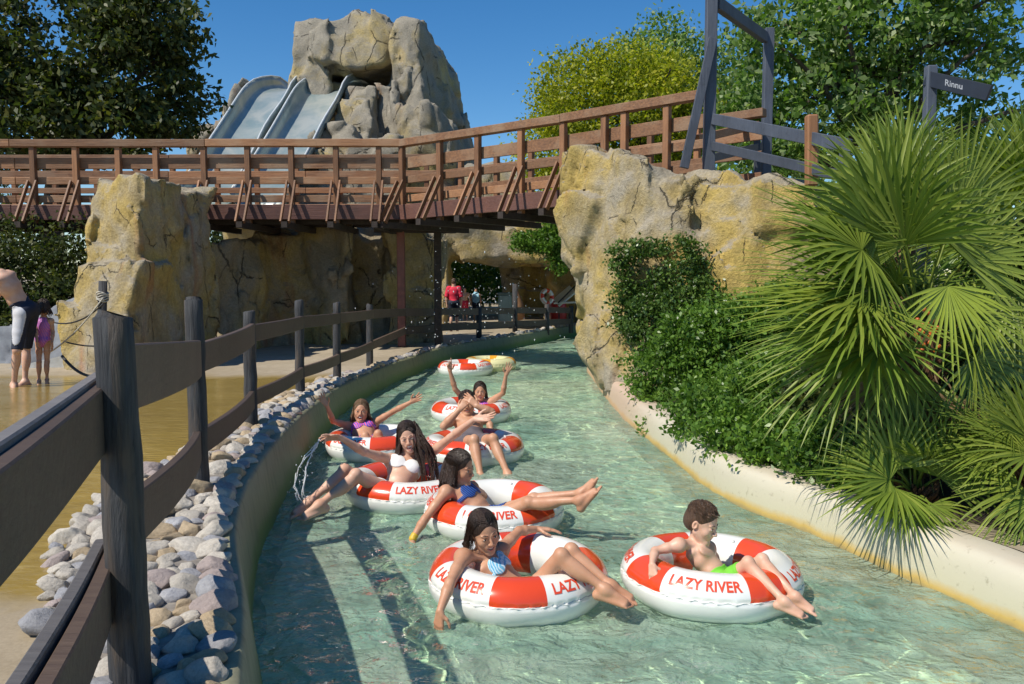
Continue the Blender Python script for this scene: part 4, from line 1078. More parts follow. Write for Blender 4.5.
palm('fan palm set back between the boulder and the largest one', P(905, 210, 9.0), [
    ((890, 190, 9.0), (830, 120, 9.0), (-.3, -.9, .3)), ((900, 180, 9), (905, 92, 9.1), (0, -1, .1)), ((930, 185, 9), (960, 110, 9.0), (0, -1, .2))], 9, 5, .8, .45, 1.5, .12, (-10, 80), (90, 300))
# sign board on a post behind the palms
sg = empty('sign_post', P(930, 130, 9.6) * [1, 1, 0] + [0, 0, .6], 'dark timber post with a board of white letters behind the palms', 'sign')
a = P(931, 66, 9.6); MB().bar((a[0], a[1], .6), a, .11, .11, (1, 0, 0)).build('post', M_gate, sg, bevel=.01)
b1, b2 = P(922, 80, 9.7), P(985, 95, 9.1)
MB().bar(b1 + [0, -.09, 0], b2 + [0, -.09, 0], .04, .16).build('board', simple('navy_board', (.014, .02, .035), (.01, .014, .025), 9, .5), sg, bevel=.004)
M_white = simple('faded_white_lettering', (.42, .44, .48), (.3, .32, .36), 5, .6, 0)
def text_mesh(s, size, bold=.0):
    cu = bpy.data.curves.new('t', 'FONT'); cu.body = s; cu.size = size; cu.offset = bold; cu.align_x = 'CENTER'; cu.align_y = 'CENTER'; cu.resolution_u = 3
    o = bpy.data.objects.new('t', cu); COL.objects.link(o); bpy.context.view_layer.update()
    dg = bpy.context.evaluated_depsgraph_get(); me = bpy.data.meshes.new_from_object(o.evaluated_get(dg)); bpy.data.objects.remove(o); bpy.data.curves.remove(cu)
    bm = bmesh.new(); bm.from_mesh(me); bmesh.ops.triangulate(bm, faces=bm.faces)
    for _ in range(2):
        bmesh.ops.subdivide_edges(bm, edges=[e for e in bm.edges if e.calc_length() > size * .22], cuts=1); bmesh.ops.triangulate(bm, faces=[f for f in bm.faces if len(f.verts) > 3])
    V = np.array([v.co[:] for v in bm.verts]); F = np.array([[v.index for v in f.verts] for f in bm.faces]); bm.free(); bpy.data.meshes.remove(me)
    return V, F
V, F = text_mesh('Rinnu', .095, .001); d = (b2 - b1) / np.linalg.norm(b2 - b1); up = np.array([0, 0, 1.]); c_ = b1 + d * .36 + [0, -.09, 0]
nn = np.cross(d, up); nn /= np.linalg.norm(nn)
np_mesh('lettering', c_ + V[:, :1] * d + V[:, 1:2] * up + nn * .0225, F, M_white, sg)
print('veg time', time.time() - T0)
# ================================================================ inflatable rings
M_wh = simple('white_vinyl', (.80, .81, .77), (.76, .77, .72), 3, .22, .05, .01)
M_or = simple('orange_red_vinyl', (.75, .075, .018), (.68, .06, .015), 3, .22, .05, .01)
M_ye = simple('pale_yellow_vinyl', (.74, .72, .42), (.70, .68, .36), 3, .22, .05, .01)
M_txt = simple('orange_lettering', (.72, .08, .03), (.68, .07, .03), 3, .3, 0)
M_txd = simple('amber_vinyl', (.75, .36, .03), (.7, .3, .02), 3, .25, 0)
for m_ in (M_wh, M_or, M_ye):
    b_ = m_.node_tree.nodes['Principled BSDF']; b_.inputs['Coat Weight'].default_value = .6; b_.inputs['Coat Roughness'].default_value = .12
TR, Tr, TZ, SEAM = .408, .142, .105, R(10)
def tor(th, ph, extra=0.0):
    wr = 0.0
    r_ = Tr + extra
    dph = ph - SEAM
    # welded seam pinches the lower edge into small creases
    crease = np.exp(-np.clip(-dph, 0, 9) / .22) * (dph <= .02) * np.abs(np.sin(th * 19 + 1.3 * np.sin(th * 5))) ** .7 * .013
    puff = .004 * np.sin(th * 7 + 2) * np.cos(ph)
    r2 = r_ - crease + puff
    return np.stack([np.cos(th) * (TR + r2 * np.cos(ph)), np.sin(th) * (TR + r2 * np.cos(ph)), TZ + r2 * np.sin(ph)], -1)
def make_ring(label, col2=M_or, base=M_wh, text='LAZY RIVER', half=18.0):
    e = empty('swim_ring', (0, 0, 0), label, 'swim ring', 'red and white swim rings on the river')
    nt, npn = 288, 56; th = np.linspace(0, 2 * np.pi, nt, endpoint=False)
    # columns snapped to the colour borders
    ph = SEAM + np.linspace(0, 2 * np.pi, npn, endpoint=False)
    TH, PH = np.meshgrid(th, ph, indexing='ij'); V = tor(TH, PH).reshape(-1, 3)
    i, j = np.meshgrid(np.arange(nt), np.arange(npn), indexing='ij')
    F = np.stack([i * npn + j, (i + 1) % nt * npn + j, (i + 1) % nt * npn + (j + 1) % npn, i * npn + (j + 1) % npn], -1).reshape(-1, 4)
    tc = np.degrees((i + .5) * 2 * np.pi / nt).ravel(); jj = j.ravel()
    lower = (jj >= npn * .555)               # from the inner seam round the underside to the outer seam
    orange = (np.abs((tc + 45) % 90 - 45) < half) & ~lower
    np_mesh('ring', V, F, [base, col2], e, True, orange.astype(int))
    # seam flange
    n_ = 576; t = np.linspace(0, 2 * np.pi, n_, endpoint=False); w = .005 + .004 * np.abs(np.sin(t * 19 + 1.3 * np.sin(t * 5)))
    a = tor(t, np.full(n_, SEAM), -.002); b = tor(t, np.full(n_, SEAM - .05), .004); dz = np.stack([0 * t, 0 * t, w * .8 * np.sin(t * 38)], -1)
    V = np.concatenate([a, b + dz]); k = np.arange(n_); F = np.stack([k, (k + 1) % n_, (k + 1) % n_ + n_, k + n_], -1)
    s_ = np_mesh('seam', V, F, M_wh if base is M_wh else base, e, True); md = s_.modifiers.new('t', 'SOLIDIFY'); md.thickness = .002
    if text:
        TV, TF = TXT[text]
        for q in range(4):
            ang = R(45 + 90 * q)
            # letters read from outside: text x runs clockwise seen from above... anticlockwise from outside
            th_ = ang + TV[:, 0] / .50; ph_ = R(46) + TV[:, 1] / Tr
            np_mesh('lettering', tor(th_, ph_, .0028), TF, M_txt, e)
    # valve
    mb = MB(); p = tor(np.array(R(24.)), np.array(R(120.))); mb.tube([p, p + [0, 0, .012]], [.012, .009], 8); mb.build('valve', base, e)
    return e
TXT = {'LAZY RIVER': text_mesh('LAZY RIVER', .092, .0025)}
w_ = TXT['LAZY RIVER'][0]; w_[:, 0] *= .40 / (w_[:, 0].max() - w_[:, 0].min())
def place_ring(e, px, py, Y, rot, tilt=(0, 0)):
    x = (px - CX) / FPX * Y; e.location = (x, Y, -.002); e.rotation_euler = (R(tilt[0]), R(tilt[1]), R(rot))
def dup(root, label):
    r_ = root.copy(); COL.objects.link(r_); r_['label'] = label
    for ch in list(root.children):
        c = ch.copy(); COL.objects.link(c); c.parent = r_
        for g_ in ch.children: d = g_.copy(); COL.objects.link(d); d.parent = c
    return r_
ring0 = make_ring('red and white swim ring under the girl in the light blue bikini')
rings = [(ring0, 518, 577, 5.10, 0, (1, 0))]
for lab, *q in [('red and white swim ring carrying the small boy', 715, 580, 5.13, 28, (0, 1)),
                ('red and white swim ring under the girl in the dark blue striped bikini', 494, 510, 6.58, 42, (0, -1)),
                ('red and white swim ring under the woman in the white bikini', 406, 488, 7.32, -27, (0, 2)),
                ('red and white swim ring under the smiling girl in the pink and blue bikini', 374, 443, 9.25, 20, (0, 0)),
                ('red and white swim ring under the man covering his face', 473, 444, 9.0, -25, (0, 0)),
                ('red and white swim ring under the woman raising both arms behind the man', 471, 412, 11.5, 30, (0, 0)),
                ('empty red and white swim ring drifting at the back', 465, 368, 16.8, 10, (0, 0))]:
    rings.append((dup(ring0, lab), *q))
for q in rings: place_ring(*q)
ry = make_ring('empty pale yellow swim ring drifting behind the red and white one', M_txd, M_ye, None, 12)
place_ring(ry, 490, 365, 17.6, 80); ry['group'] = 'pale rings'; del ry['group']

# ================================================================ people
def skin_mat(name, c):
    t = NT(name); v = t.coord(); n_ = t.noise(v, 7, 4); f = t.noise(v, 90, 3)
    col = t.mix(t.ramp(n_, [(.35, 0.), (.65, 1.)]), c, (c[0] * .86, c[1] * .76, c[2] * .70))
    t.done(col, t.ramp(n_, [(.3, .42), (.7, .62)]), t.bump(f, .12, .003))
    t.b.inputs['Subsurface Weight'].default_value = .12; t.b.inputs['Subsurface Radius'].default_value = (.02, .008, .004); t.b.inputs['Subsurface Scale'].default_value = .3
    return t.m
SK_tan, SK_med, SK_fair = skin_mat('tanned_skin', (.56, .31, .19)), skin_mat('medium_skin', (.60, .36, .24)), skin_mat('fair_skin', (.68, .43, .31))
def hair_mat(name, c1, c2):
    t = NT(name); v = t.coord((55, 55, 7)); n_ = t.noise(v, 1.3, 5, .7, .5); col = t.mix(t.ramp(n_, [(.35, 0.), (.68, 1.)]), c1, c2)
    return t.done(col, .38, t.bump(n_, 1.0, .02))
H_dark, H_brown, H_blond = hair_mat('dark_brown_hair', (.022, .012, .008), (.055, .030, .018)), hair_mat('brown_hair', (.06, .033, .018), (.12, .065, .035)), hair_mat('dark_blond_hair', (.20, .12, .055), (.11, .06, .03))
M_eye = simple('eye_white', (.7, .68, .64), (.65, .62, .6), 5, .2, 0); M_iris = simple('dark_iris', (.03, .018, .01), (.02, .012, .008), 5, .15, 0)
M_lip = simple('lips', (.56, .20, .17), (.50, .17, .14), 30, .4, 0); M_teeth = simple('teeth', (.78, .76, .70), (.74, .72, .66), 5, .25, 0); M_mouth = simple('mouth_inside', (.28, .06, .05), (.2, .04, .035), 5, .5, 0)
def stripes(name, c1, c2, scale, rot, w=.5, dist=1.2):
    t = NT(name); c = t.n('TexCoord'); m_ = t.n('Mapping'); m_.inputs['Rotation'].default_value = rot; t.l(c.outputs['Object'], m_.inputs[0])
    wv = t.n('TexWave'); wv.inputs['Scale'].default_value = scale; wv.inputs['Distortion'].default_value = dist; wv.inputs['Detail'].default_value = 2; t.l(m_.outputs[0], wv.inputs[0])
    return t.done(t.mix(t.ramp(wv.outputs['Fac'], [(w - .08, 0.), (w + .08, 1.)]), c1, c2), .6)
C_blue = stripes('blue_striped_fabric', (.02, .11, .42), (.02, .02, .09), 26, (.5, .9, .3)); C_light = stripes('light_blue_patterned_fabric', (.16, .50, .72), (.62, .80, .86), 30, (.9, .2, .7), .62, 5)
C_pink = stripes('pink_blue_patterned_fabric', (.75, .10, .28), (.05, .10, .55), 14, (.9, .6, .3), .5, 7); C_white = simple('white_fabric', (.82, .82, .80), (.78, .78, .77), 20, .7); C_green = simple('bright_green_fabric', (.20, .62, .05), (.16, .52, .04), 12, .7)
C_navy = simple('navy_fabric', (.014, .02, .045), (.01, .014, .03), 12, .75); C_grey = simple('grey_fabric', (.14, .12, .13), (.10, .085, .095), 12, .75); C_red = simple('crimson_shirt_fabric', (.72, .03, .07), (.6, .02, .06), 5, .8); C_sw = stripes('pink_violet_fabric', (.55, .16, .42), (.35, .12, .45), 12, (.4, .3, .2), .5, 6)
C_side = simple('pale_side_panel', (.62, .62, .64), (.55, .55, .58), 12, .75)

def unit(v): v = np.asarray(v, float); return v / (np.linalg.norm(v) + 1e-9)
def frame(f, u):                 # rows: right, forward, up
    f = unit(f); u = np.asarray(u, float); u = unit(u - f * (u @ f)); return np.stack([np.cross(f, u), f, u])
def hand(g, w, d, n_, t, s, curl=.35, spread=.12, kk=.004, curls=None, thumb_out=.8):
    d, n_ = unit(d), np.asarray(n_, float); n_ = unit(n_ - d * (n_ @ d)); t = np.asarray(t, float); t = t - d * (t @ d) - n_ * (t @ n_); t = unit(t); S = s / .18
    k0 = w + d * .012 * S
    lat = [.028, .010, -.009, -.026]; kn = [.088, .092, .087, .078]; ln = [(.042, .026, .02), (.046, .030, .021), (.042, .028, .02), (.033, .021, .018)]
    for i in range(4):
        b = k0 + t * lat[i] * .55 * S; e = w + d * kn[i] * S + t * lat[i] * S
        g.cap(b, e, .0155 * S, .0125 * S, .012 * S)
        dd = unit(d + t * lat[i] / .028 * spread); p = e; c = (curls[i] if curls else curl) * (1 + .12 * i); a = c * .5
        for j, l_ in enumerate(ln[i]):
            v = dd * math.cos(a) + n_ * math.sin(a); q = p + v * l_ * S
            g.cap(p, q, (.0098 - .0009 * j) * S, (.0090 - .0009 * j) * S, kk * (2.0 if j == 0 else 1)); p = q; a += c * .75
    g.cap(k0 + n_ * .004 * S, w + d * .07 * S + n_ * .003 * S, .016 * S, .012 * S, .012 * S)
    p0 = w + d * .022 * S + t * .018 * S; v1 = unit(d * .55 + t * thumb_out + n_ * .35); p1 = p0 + v1 * .042 * S; v2 = unit(d * .85 + t * thumb_out * .5 + n_ * .35); p2 = p1 + v2 * .032 * S; v3 = unit(d + n_ * .3 + t * .15); p3 = p2 + v3 * .024 * S
    g.cap(p0, p1, .0150 * S, .0115 * S, .012 * S); g.cap(p1, p2, .0112 * S, .0100 * S, .005 * S); g.cap(p2, p3, .0100 * S, .0080 * S, .004 * S)
def foot(g, an, toe, dn, s, med=None):
    d = toe - an; dn = np.asarray(dn, float); S = s / .25; d = unit(d); dn = unit(dn - d * (dn @ d)); l = np.cross(d, dn)
    if med is not None and l @ med > 0: l = -l
    heel = an - d * .045 * S + dn * .048 * S; ball = an + d * .135 * S + dn * .052 * S
    g.cap(an, heel, .034 * S, .030 * S, .03 * S); g.cap(an - d * .01 * S, ball - dn * .018 * S, .036 * S, .022 * S, .03 * S)
    for q in (-1, 1): g.cap(heel + l * q * .006 * S, ball + l * q * .024 * S, .026 * S, .0195 * S, .02 * S)
    for i in range(5):
        o_ = (-.036 + .018 * i) * S; L_ = (.044 - .0045 * i) * S if i else .040 * S
        r_ = (.0135 if i == 0 else .0098) * S
        g.cap(ball + l * o_ + d * (.008 - .004 * i) * S, ball + l * o_ + d * ((.008 - .004 * i) * S + L_) + dn * .006 * S, r_, r_ * .85, .003 * S)
def person(label, J, H, face, headup, sk, hair=None, hs=.25, sex='f', h=.005, hands=None, feet=True, cloth=(), mouth=.5, group=None, hairm=None, smile=True, parts_extra=None, kid=False, eyes=True, fullframe=None):
    J = {k: (P(*v) if len(v) == 3 else np.array(v[:3])) for k, v in J.items()}
    pts = np.array(list(J.values())); g = Grid(pts.min(0) - .26, pts.max(0) + .26, h)
    e = empty('person', (J['pel'][0], J['pel'][1], max(-.3, J['pel'][2] - .3)), label, 'person', group)
    pel, nk, hc = J['pel'], J['neck'], J['head']; u = unit(nk - pel); Lt = np.linalg.norm(nk - pel); r = J['shR'] - J['shL']; r = unit(r - u * (r @ u)); f = np.cross(u, r); Tm = np.stack([r, f, u])
    for a in ('R', 'L'):   # report
        pass
    k1 = .035 * H / 1.6; fe = sex == 'f'
    g.ell(pel + u * .66 * Lt - f * .002 * H, Tm, (.088 * H, .064 * H, .23 * Lt + .02 * H), k1)
    g.ell(pel + u * .86 * Lt - f * .006 * H, Tm, ((.092 if fe else .104) * H, .052 * H, .11 * Lt + .01 * H), k1)
    g.ell(pel + u * .34 * Lt + f * .004 * H, Tm, ((.068 if fe and not kid else .076) * H, .056 * H, .26 * Lt), k1)
    g.ell(pel + u * .04 * Lt - f * .004 * H, Tm, ((.098 if fe and not kid else .086) * H, .066 * H, .058 * H), k1)
    if not fe: 
        for q in (-1, 1): g.ell(pel + u * .76 * Lt + r * q * .042 * H + f * .046 * H, Tm, (.046 * H, .016 * H, .034 * H), .025)
    if fe and not kid:
        for q in (-1, 1): g.ell(pel + u * .72 * Lt + r * q * .044 * H + f * .040 * H, Tm, (.038 * H, .028 * H, .034 * H), .03)
    nr = (.034 if fe or kid else .040) * H
    g.cap(nk - u * .01 * H, hc - unit(hc - nk) * .10 * hs - unit(face) * .09 * hs, nr, nr * .92, .03)
    sp = .034 * H
    for a in 'RL':
        sh = J['sh' + a]
        g.cap(nk + unit(hc - nk) * .012 * H, sh, .022 * H, .028 * H, .035); g.ell(sh, Tm, (.035 * H, .034 * H, .036 * H), .03)
        g.cap(nk - u * .035 * H + f * .035 * H, sh + f * .012 * H - u * .005 * H, .006 * H, .008 * H, .02)
    # hips and legs
    hw = .052 * H; gT = None
    if 'knR' in J:
        for a, q in (('R', 1), ('L', -1)):
            hip = J.get('hip' + a, pel + r * q * hw - u * .01 * H); kn, an = J['kn' + a], J['an' + a]
            th = .051 if fe and not kid else .045
            g.cap(hip, hip + (kn - hip) * .5, th * H, (th - .010) * H, .04); g.cap(hip + (kn - hip) * .5, kn, (th - .010) * H, .029 * H, .02)
        gT = g.like(); gT.a = g.a.copy()
        for a, q in (('R', 1), ('L', -1)):
            kn, an = J['kn' + a], J['an' + a]; hip = J.get('hip' + a, pel + r * q * hw); sh = unit(an - kn)
            back = unit((hip - kn)); back = unit(back - sh * (back @ sh)) if abs(back @ sh) < .985 else -unit(face)
            g.ell(kn - back * .010 * H, np.stack([np.cross(back, sh), back, sh]), (.026 * H, .024 * H, .030 * H), .02)
            g.cap(kn, an, .0265 * H, .0165 * H, .015)
            cm = kn + (an - kn) * .30 + back * .014 * H
            g.ell(cm, np.stack([np.cross(back, sh), back, sh]), (.029 * H, .028 * H, .075 * H), .03)
            g.ell(an, np.eye(3), (.0185 * H,) * 3, .012)
            if feet and 'to' + a in J: foot(g, an, J['to' + a], J.get('dn' + a, np.array([0, 0, -1.])), .152 * H, J['an' + ('L' if a == 'R' else 'R')] - an)
    else: gT = g.like(); gT.a = g.a.copy()
    gB = g.like(); gB.a = gT.a
    # arms
    for a in 'RL':
        if 'el' + a not in J: continue
        sh, el, wr = J['sh' + a], J['el' + a], J['wr' + a]
        m_ = 1.0 if fe or kid else 1.2
        g.cap(sh, sh + (el - sh) * .5, .0285 * H * m_, .0255 * H * m_, .025); g.cap(sh + (el - sh) * .5, el, .0255 * H * m_, .0195 * H * m_, .012)
        g.cap(el, el + (wr - el) * .3, .0205 * H * m_, .0222 * H * m_, .015); g.cap(el + (wr - el) * .3, wr, .0222 * H * m_, .0140 * H * m_, .012)
        if hands and a in hands: 
            hd = hands[a]; hand(g, wr, hd[0], hd[1], hd[2], .108 * H * hd[3].get('s', 1) if len(hd) > 3 else .108 * H, **({k: v for k, v in hd[3].items() if k != 's'} if len(hd) > 3 else {}))
    # head
    Hm = frame(face, headup); S = hs / .24
    def hp(x, y, z): return hc + (Hm[0] * x + Hm[1] * y + Hm[2] * z) * S
    kd = .85 if kid else 1
    g.ell(hp(0, -.012, .028), Hm, np.array([.076, .093, .088]) * S, .01)
    g.ell(hp(0, .028, -.032), Hm, np.array([.056, .058, .080]) * S, .03 * S)
    for q in (-1, 1):
        g.cap(hp(.046 * q, .005, -.058), hp(.012 * q, .066, -.100), .017 * S, .014 * S, .025 * S)
        g.ell(hp(.036 * q, .058, -.030), Hm, np.array([.024, .024, .026]) * S * 1.0, .02 * S)
        g.ell(hp(.031 * q, .094, .000), Hm, np.array([.016, .009, .0085]) * S, .014 * S, True)
        g.ell(hp(.031 * q, .0745, -.002), Hm, np.array([.0145, .0125, .0115]) * S, .004 * S)
        g.cap(hp(.014 * q, .084, .016), hp(.044 * q, .073, .018), .0065 * S, .005 * S, .010 * S)
        g.ell(hp(.075 * q, -.008, -.010), Hm, np.array([.009, .018, .029]) * S, .006 * S)
        g.ell(hp(.080 * q, -.002, -.010), Hm, np.array([.006, .009, .016]) * S, .004 * S, True)
        g.ell(hp(.011 * q, .096, -.034), Hm, np.array([.0085, .010, .0075]) * S, .006 * S)
    g.ell(hp(0, .070, -.098), Hm, np.array([.020, .016, .016]) * S, .02 * S)
    g.cap(hp(0, .086, .004), hp(0, .107, -.030), .0065 * S, .0095 * S, .010 * S)
    g.cap(hp(-.02, .078, -.058), hp(.02, .078, -.058), .012 * S, .012 * S, .02 * S)
    mo = mouth * .016 * S
    if mouth > 0:
        for x_, z_ in ((-.013, .0045), (0, 0), (.013, .0045)): g.ell(hp(x_, .090, -.066 - mouth * .006 + (z_ if smile else 0)), Hm, np.array([.012 * S, .016 * S, (.0035 * S + mo) * (1 if x_ == 0 else .7)]), .004 * S, True)
    V, F = g.mesh()
    np_mesh('body', V, F, sk, e, True)
    if eyes and hs * FPX / hc[1] > 14:
        for q in (-1, 1):
            gg = Grid(hp(.031 * q, .08, 0) - .03, hp(.031 * q, .08, 0) + .03, .0022); gg.ell(hp(.031 * q, .0765, -.002), Hm, np.array([.0120, .0125, .0050]) * S, .001); V, F = gg.mesh(); eo = np_mesh('eye', V, F, M_eye, e, True)
            gg = Grid(hp(.031 * q, .08, 0) - .03, hp(.031 * q, .08, 0) + .03, .0018); gg.ell(hp(.031 * q, .0860, -.002), Hm, np.array([.0050, .0042, .0055]) * S, .001); V, F = gg.mesh(); io = np_mesh('iris', V, F, M_iris, eo, True)
            MB().tube([hp(.013 * q, .0885, .0205), hp(.030 * q, .0830, .0255), hp(.046 * q, .0715, .0195)], ([.0018 * S, .0022 * S, .0010 * S] if fe or kid else [.0028 * S, .0034 * S, .0016 * S]), 6).build('eyebrow', hairm or H_dark, e, True)
            MB().tube([hp(.019 * q, .0845, .0035), hp(.031 * q, .0868, .0060), hp(.043 * q, .078, .002)], [.0010 * S, .0016 * S, .0010 * S], 5).build('eyelash', H_dark, e, True)
        cz = -.066 - mouth * .006; hh = .004 + mouth * .016; n_ = 16; pt = []
        for i in range(n_ + 1):
            a = 2 * math.pi * i / n_; x_ = .025 * math.cos(a); z_ = cz + hh * math.sin(a) * 1.1 + (.010 * (abs(math.cos(a)) ** 2) if smile else 0); pt.append(hp(x_, .0895 - x_ * x_ * 22, z_))
        MB().tube(pt, .0034 * S, 6, cap=False).build('lips', M_lip, e, True)
        if mouth > 0:
            gg = Grid(hp(0, .08, cz) - .05, hp(0, .08, cz) + .05, .0025); gg.ell(hp(0, .066, cz), Hm, np.array([.019 * S, .012 * S, (.003 + mouth * .014) * S]), .001); V, F = gg.mesh(); np_mesh('mouth', V, F, M_mouth, e, True)
            mb = MB(); q = [hp(x_, .0845 - x_ * x_ * 22, cz + hh * .50 + x_ * x_ * 12) for x_ in np.linspace(-.018, .018, 7)]; mb.tube(q, (.0034 + .0034 * mouth) * S, 6); mb.build('teeth', M_teeth, e, True)
    # hair
    if hair:
        hh_ = max(.0042, h * .9) if h < .008 else h
        style = hair.get('style', 'short'); locks = hair.get('locks', []); allp = [hc] + [p for l in locks for p in l]; ln_ = hair.get('len', 0)
        lo = np.min(allp, 0) - .17 - np.array([0, 0, ln_]); hi = np.max(allp, 0) + .17; q = Grid(lo, hi, hh_); rr = np.random.default_rng(int(hc[0] * 1000) % 997 + 3)
        q.ell(hp(0, -.016, .032), Hm, np.array([.0815, .0975, .0935] if style != 'short' else [.0795, .0955, .0905]) * S, .004)
        q.ell(hp(0, -.045, -.01), Hm, np.array([.080, .068, .085 if style != 'short' else .070]) * S, .02)
        fc = hair.get('fringe', .052) + .012
        q.ell(hp(0, .112, -.045), Hm, np.array([.073, .086, .128 if style != 'short' else .118]) * S, .006, True)
        q.ell(hp(0, .05, -.15), Hm, np.array([.12, .115, .085]) * S, .012, True)
        if style == 'short':
            for s2 in (-1, 1): q.ell(hp(.088 * s2, .012, -.035), Hm, np.array([.03, .040, .045]) * S, .01, True)
            for _ in range(90):
                a = rr.uniform(0, 6.28); b = rr.uniform(.1, 1.25); p = hp(math.sin(a) * math.sin(b) * .083, -.018 + math.cos(a) * math.sin(b) * .096, .036 + math.cos(b) * .092)
                if (p - hc) @ Hm[1] > .062 * S and (p - hc) @ Hm[2] < .065 * S: continue
                d_ = Hm[1] * .8 + Hm[0] * rr.uniform(-.5, .5) - Hm[2] * .2; q.cap(p, p + unit(d_) * .022, .006, .003, .004)
        down = np.array([0, 0, -1.])
        for i in range(hair.get('n', 0)):
            al = R(rr.uniform(*hair.get('arc', (75, 285)))); b = rr.uniform(.4, .95)
            p0 = hp(math.sin(al) * .080 * b ** .3, -.018 + math.cos(al) * .092, .045 * (1 - b) + .01)
            out = unit(Hm[0] * math.sin(al) + Hm[1] * math.cos(al) - Hm[1] * .15)
            p1 = p0 + out * .012 * S - Hm[2] * .06 * S; L_ = ln_ * rr.uniform(.7, 1.05)
            p2 = p1 + down * L_ * .45 + out * .018 + rr.normal(size=3) * .006; p3 = p2 + down * L_ * .5 + rr.normal(size=3) * .012 - unit(f) * .0
            for a_, b_, ra, rb in ((p0, p1, .011, .011), (p1, p2, .011, .009), (p2, p3, .009, .004)): q.cap(a_, b_, ra * S, rb * S, .006)
        for lk in locks:
            n_l = hair.get('nl', 5)
            for _ in range(n_l):
                jt = rr.normal(size=3) * hair.get('jit', .014); pl = resample([p + jt * (.3 if i == 0 else 1) + rr.normal(size=3) * .006 for i, p in enumerate(lk)], .05)
                pl = pl + (np.sin(np.arange(len(pl)) * 1.7 + rr.uniform(0, 6)) * .006)[:, None] * Hm[0]
                for i in range(len(pl) - 1): t_ = i / len(pl); q.cap(pl[i], pl[i + 1], .0085 * (1 - .5 * t_), .0085 * (1 - .5 * (t_ + 1 / len(pl))), .005)
        q.cap(hp(0, .03, -.07), hp(0, .05, -.04), .035 * S, .045 * S, .004, True) if style != 'back' else None
        V, F = q.mesh(); nst = hair.get('strands', 420 if h < .0052 else 200 if h < .0065 else 60); SV, SF = [V], [F]; base_n = len(V); wd = .0017 if h < .0052 else .0026
        Ls = ln_ if style != 'short' else 0
        for _ in range(nst):
            y0 = rr.uniform(-.09, .070); sd_ = rr.choice([-1, 1]); path = []
            if style == 'short':
                a = rr.uniform(0, 6.28); b = rr.uniform(0, 1.35); n0 = np.array([math.sin(a) * math.sin(b), math.cos(a) * math.sin(b), math.cos(b)])
                p = hp(0, -.016, .032) + (Hm.T @ (n0 * [.083, .099, .095])) * S
                if n0[1] > .5 and n0[2] < .72: continue
                d_ = Hm[1] * .7 + Hm[0] * (.35 * n0[0] + rr.uniform(-.3, .3)) - Hm[2] * .5 * b; d_ = d_ - (Hm.T @ n0) * (d_ @ (Hm.T @ n0)) * .85; d_ = unit(d_)
                path = [p - d_ * .008, p + d_ * .008, p + d_ * .018, p + d_ * .026 - Hm[2] * .003]
            else:
                tot = rr.uniform(1.35, 1.75); k0_ = 6
                for i in range(k0_ + 1):
                    a = tot * i / k0_; yy = y0 - .045 * (i / k0_) * (1 if y0 > -.02 else .4); e_ = math.sqrt(max(.05, 1 - (yy + .016) ** 2 / .099 ** 2))
                    path.append(hp(sd_ * math.sin(a) * .0845 * e_, yy, .032 + math.cos(a) * .0965 * e_))
                if y0 > .03: path = path[:]
                p = path[-1]; L_ = Ls * rr.uniform(.8, 1.15) + .05; k1_ = 5; wv = rr.normal(size=3) * .010; ph_ = rr.uniform(0, 6)
                for i in range(1, k1_ + 1):
                    w_2 = i / k1_; path.append(p + np.array([0, 0, -1]) * L_ * w_2 - Hm[1] * .02 * w_2 + wv * w_2 + Hm[0] * .005 * math.sin(ph_ + w_2 * 7))
            path = np.array(path); m_ = len(path); tg = np.gradient(path, axis=0); tg /= np.linalg.norm(tg, axis=1)[:, None] + 1e-9
            a_ = np.cross(tg, [.31, .22, .92]); a_ /= np.linalg.norm(a_, axis=1)[:, None] + 1e-9; b_ = np.cross(tg, a_); wt = wd * np.linspace(1.1, .35, m_)[:, None]
            ringp = np.stack([path + a_ * wt, path - a_ * wt * .5 + b_ * wt * .87, path - a_ * wt * .5 - b_ * wt * .87], 1).reshape(-1, 3)
            SV.append(ringp); k_ = np.arange(m_ - 1)[:, None] * 3 + np.arange(3)[None]; k2 = np.arange(m_ - 1)[:, None] * 3 + (np.arange(3)[None] + 1) % 3
            SF.append((np.stack([k_, k2, k2 + 3, k_ + 3], -1).reshape(-1, 4) + base_n)); base_n += len(ringp)
        np_mesh('hair', np.concatenate(SV), np.concatenate(SF), hairm or H_dark, e, True)
    # clothes follow the body surface
    for nm, mat_, off, regs in cloth:
        src = gT if nm not in ('shirt', 'wristband') else g
        rg = g.like(); rg.a[:] = 1.0
        for rt in regs:
            if rt[0] == 'ell':
                c = pel + r * rt[1][0] * H + f * rt[1][1] * H + u * rt[1][2] * Lt; rg.ell(c, Tm, np.array(rt[2]) * H, .004)
            elif rt[0] == 'cap':
                c0 = pel + r * rt[1][0] * H + f * rt[1][1] * H + u * rt[1][2] * Lt; c1 = pel + r * rt[2][0] * H + f * rt[2][1] * H + u * rt[2][2] * Lt; rg.cap(c0, c1, rt[3] * H, rt[3] * H, .004)
            elif rt[0] == 'leg':
                for a, q in (('R', 1), ('L', -1)):
                    hip = J.get('hip' + a, pel + r * q * hw); kn = J['kn' + a]; rg.cap(hip - (kn - hip) * .05, hip + (kn - hip) * rt[1], rt[2] * H, rt[2] * H, .01)
            elif rt[0] == 'jcap': rg.cap(J[rt[1]] + (J[rt[2]] - J[rt[1]]) * rt[3], J[rt[1]] + (J[rt[2]] - J[rt[1]]) * rt[4], rt[5], rt[5], .004)
        A_ = np.maximum(src.a - off, rg.a); bnd = A_ < 0
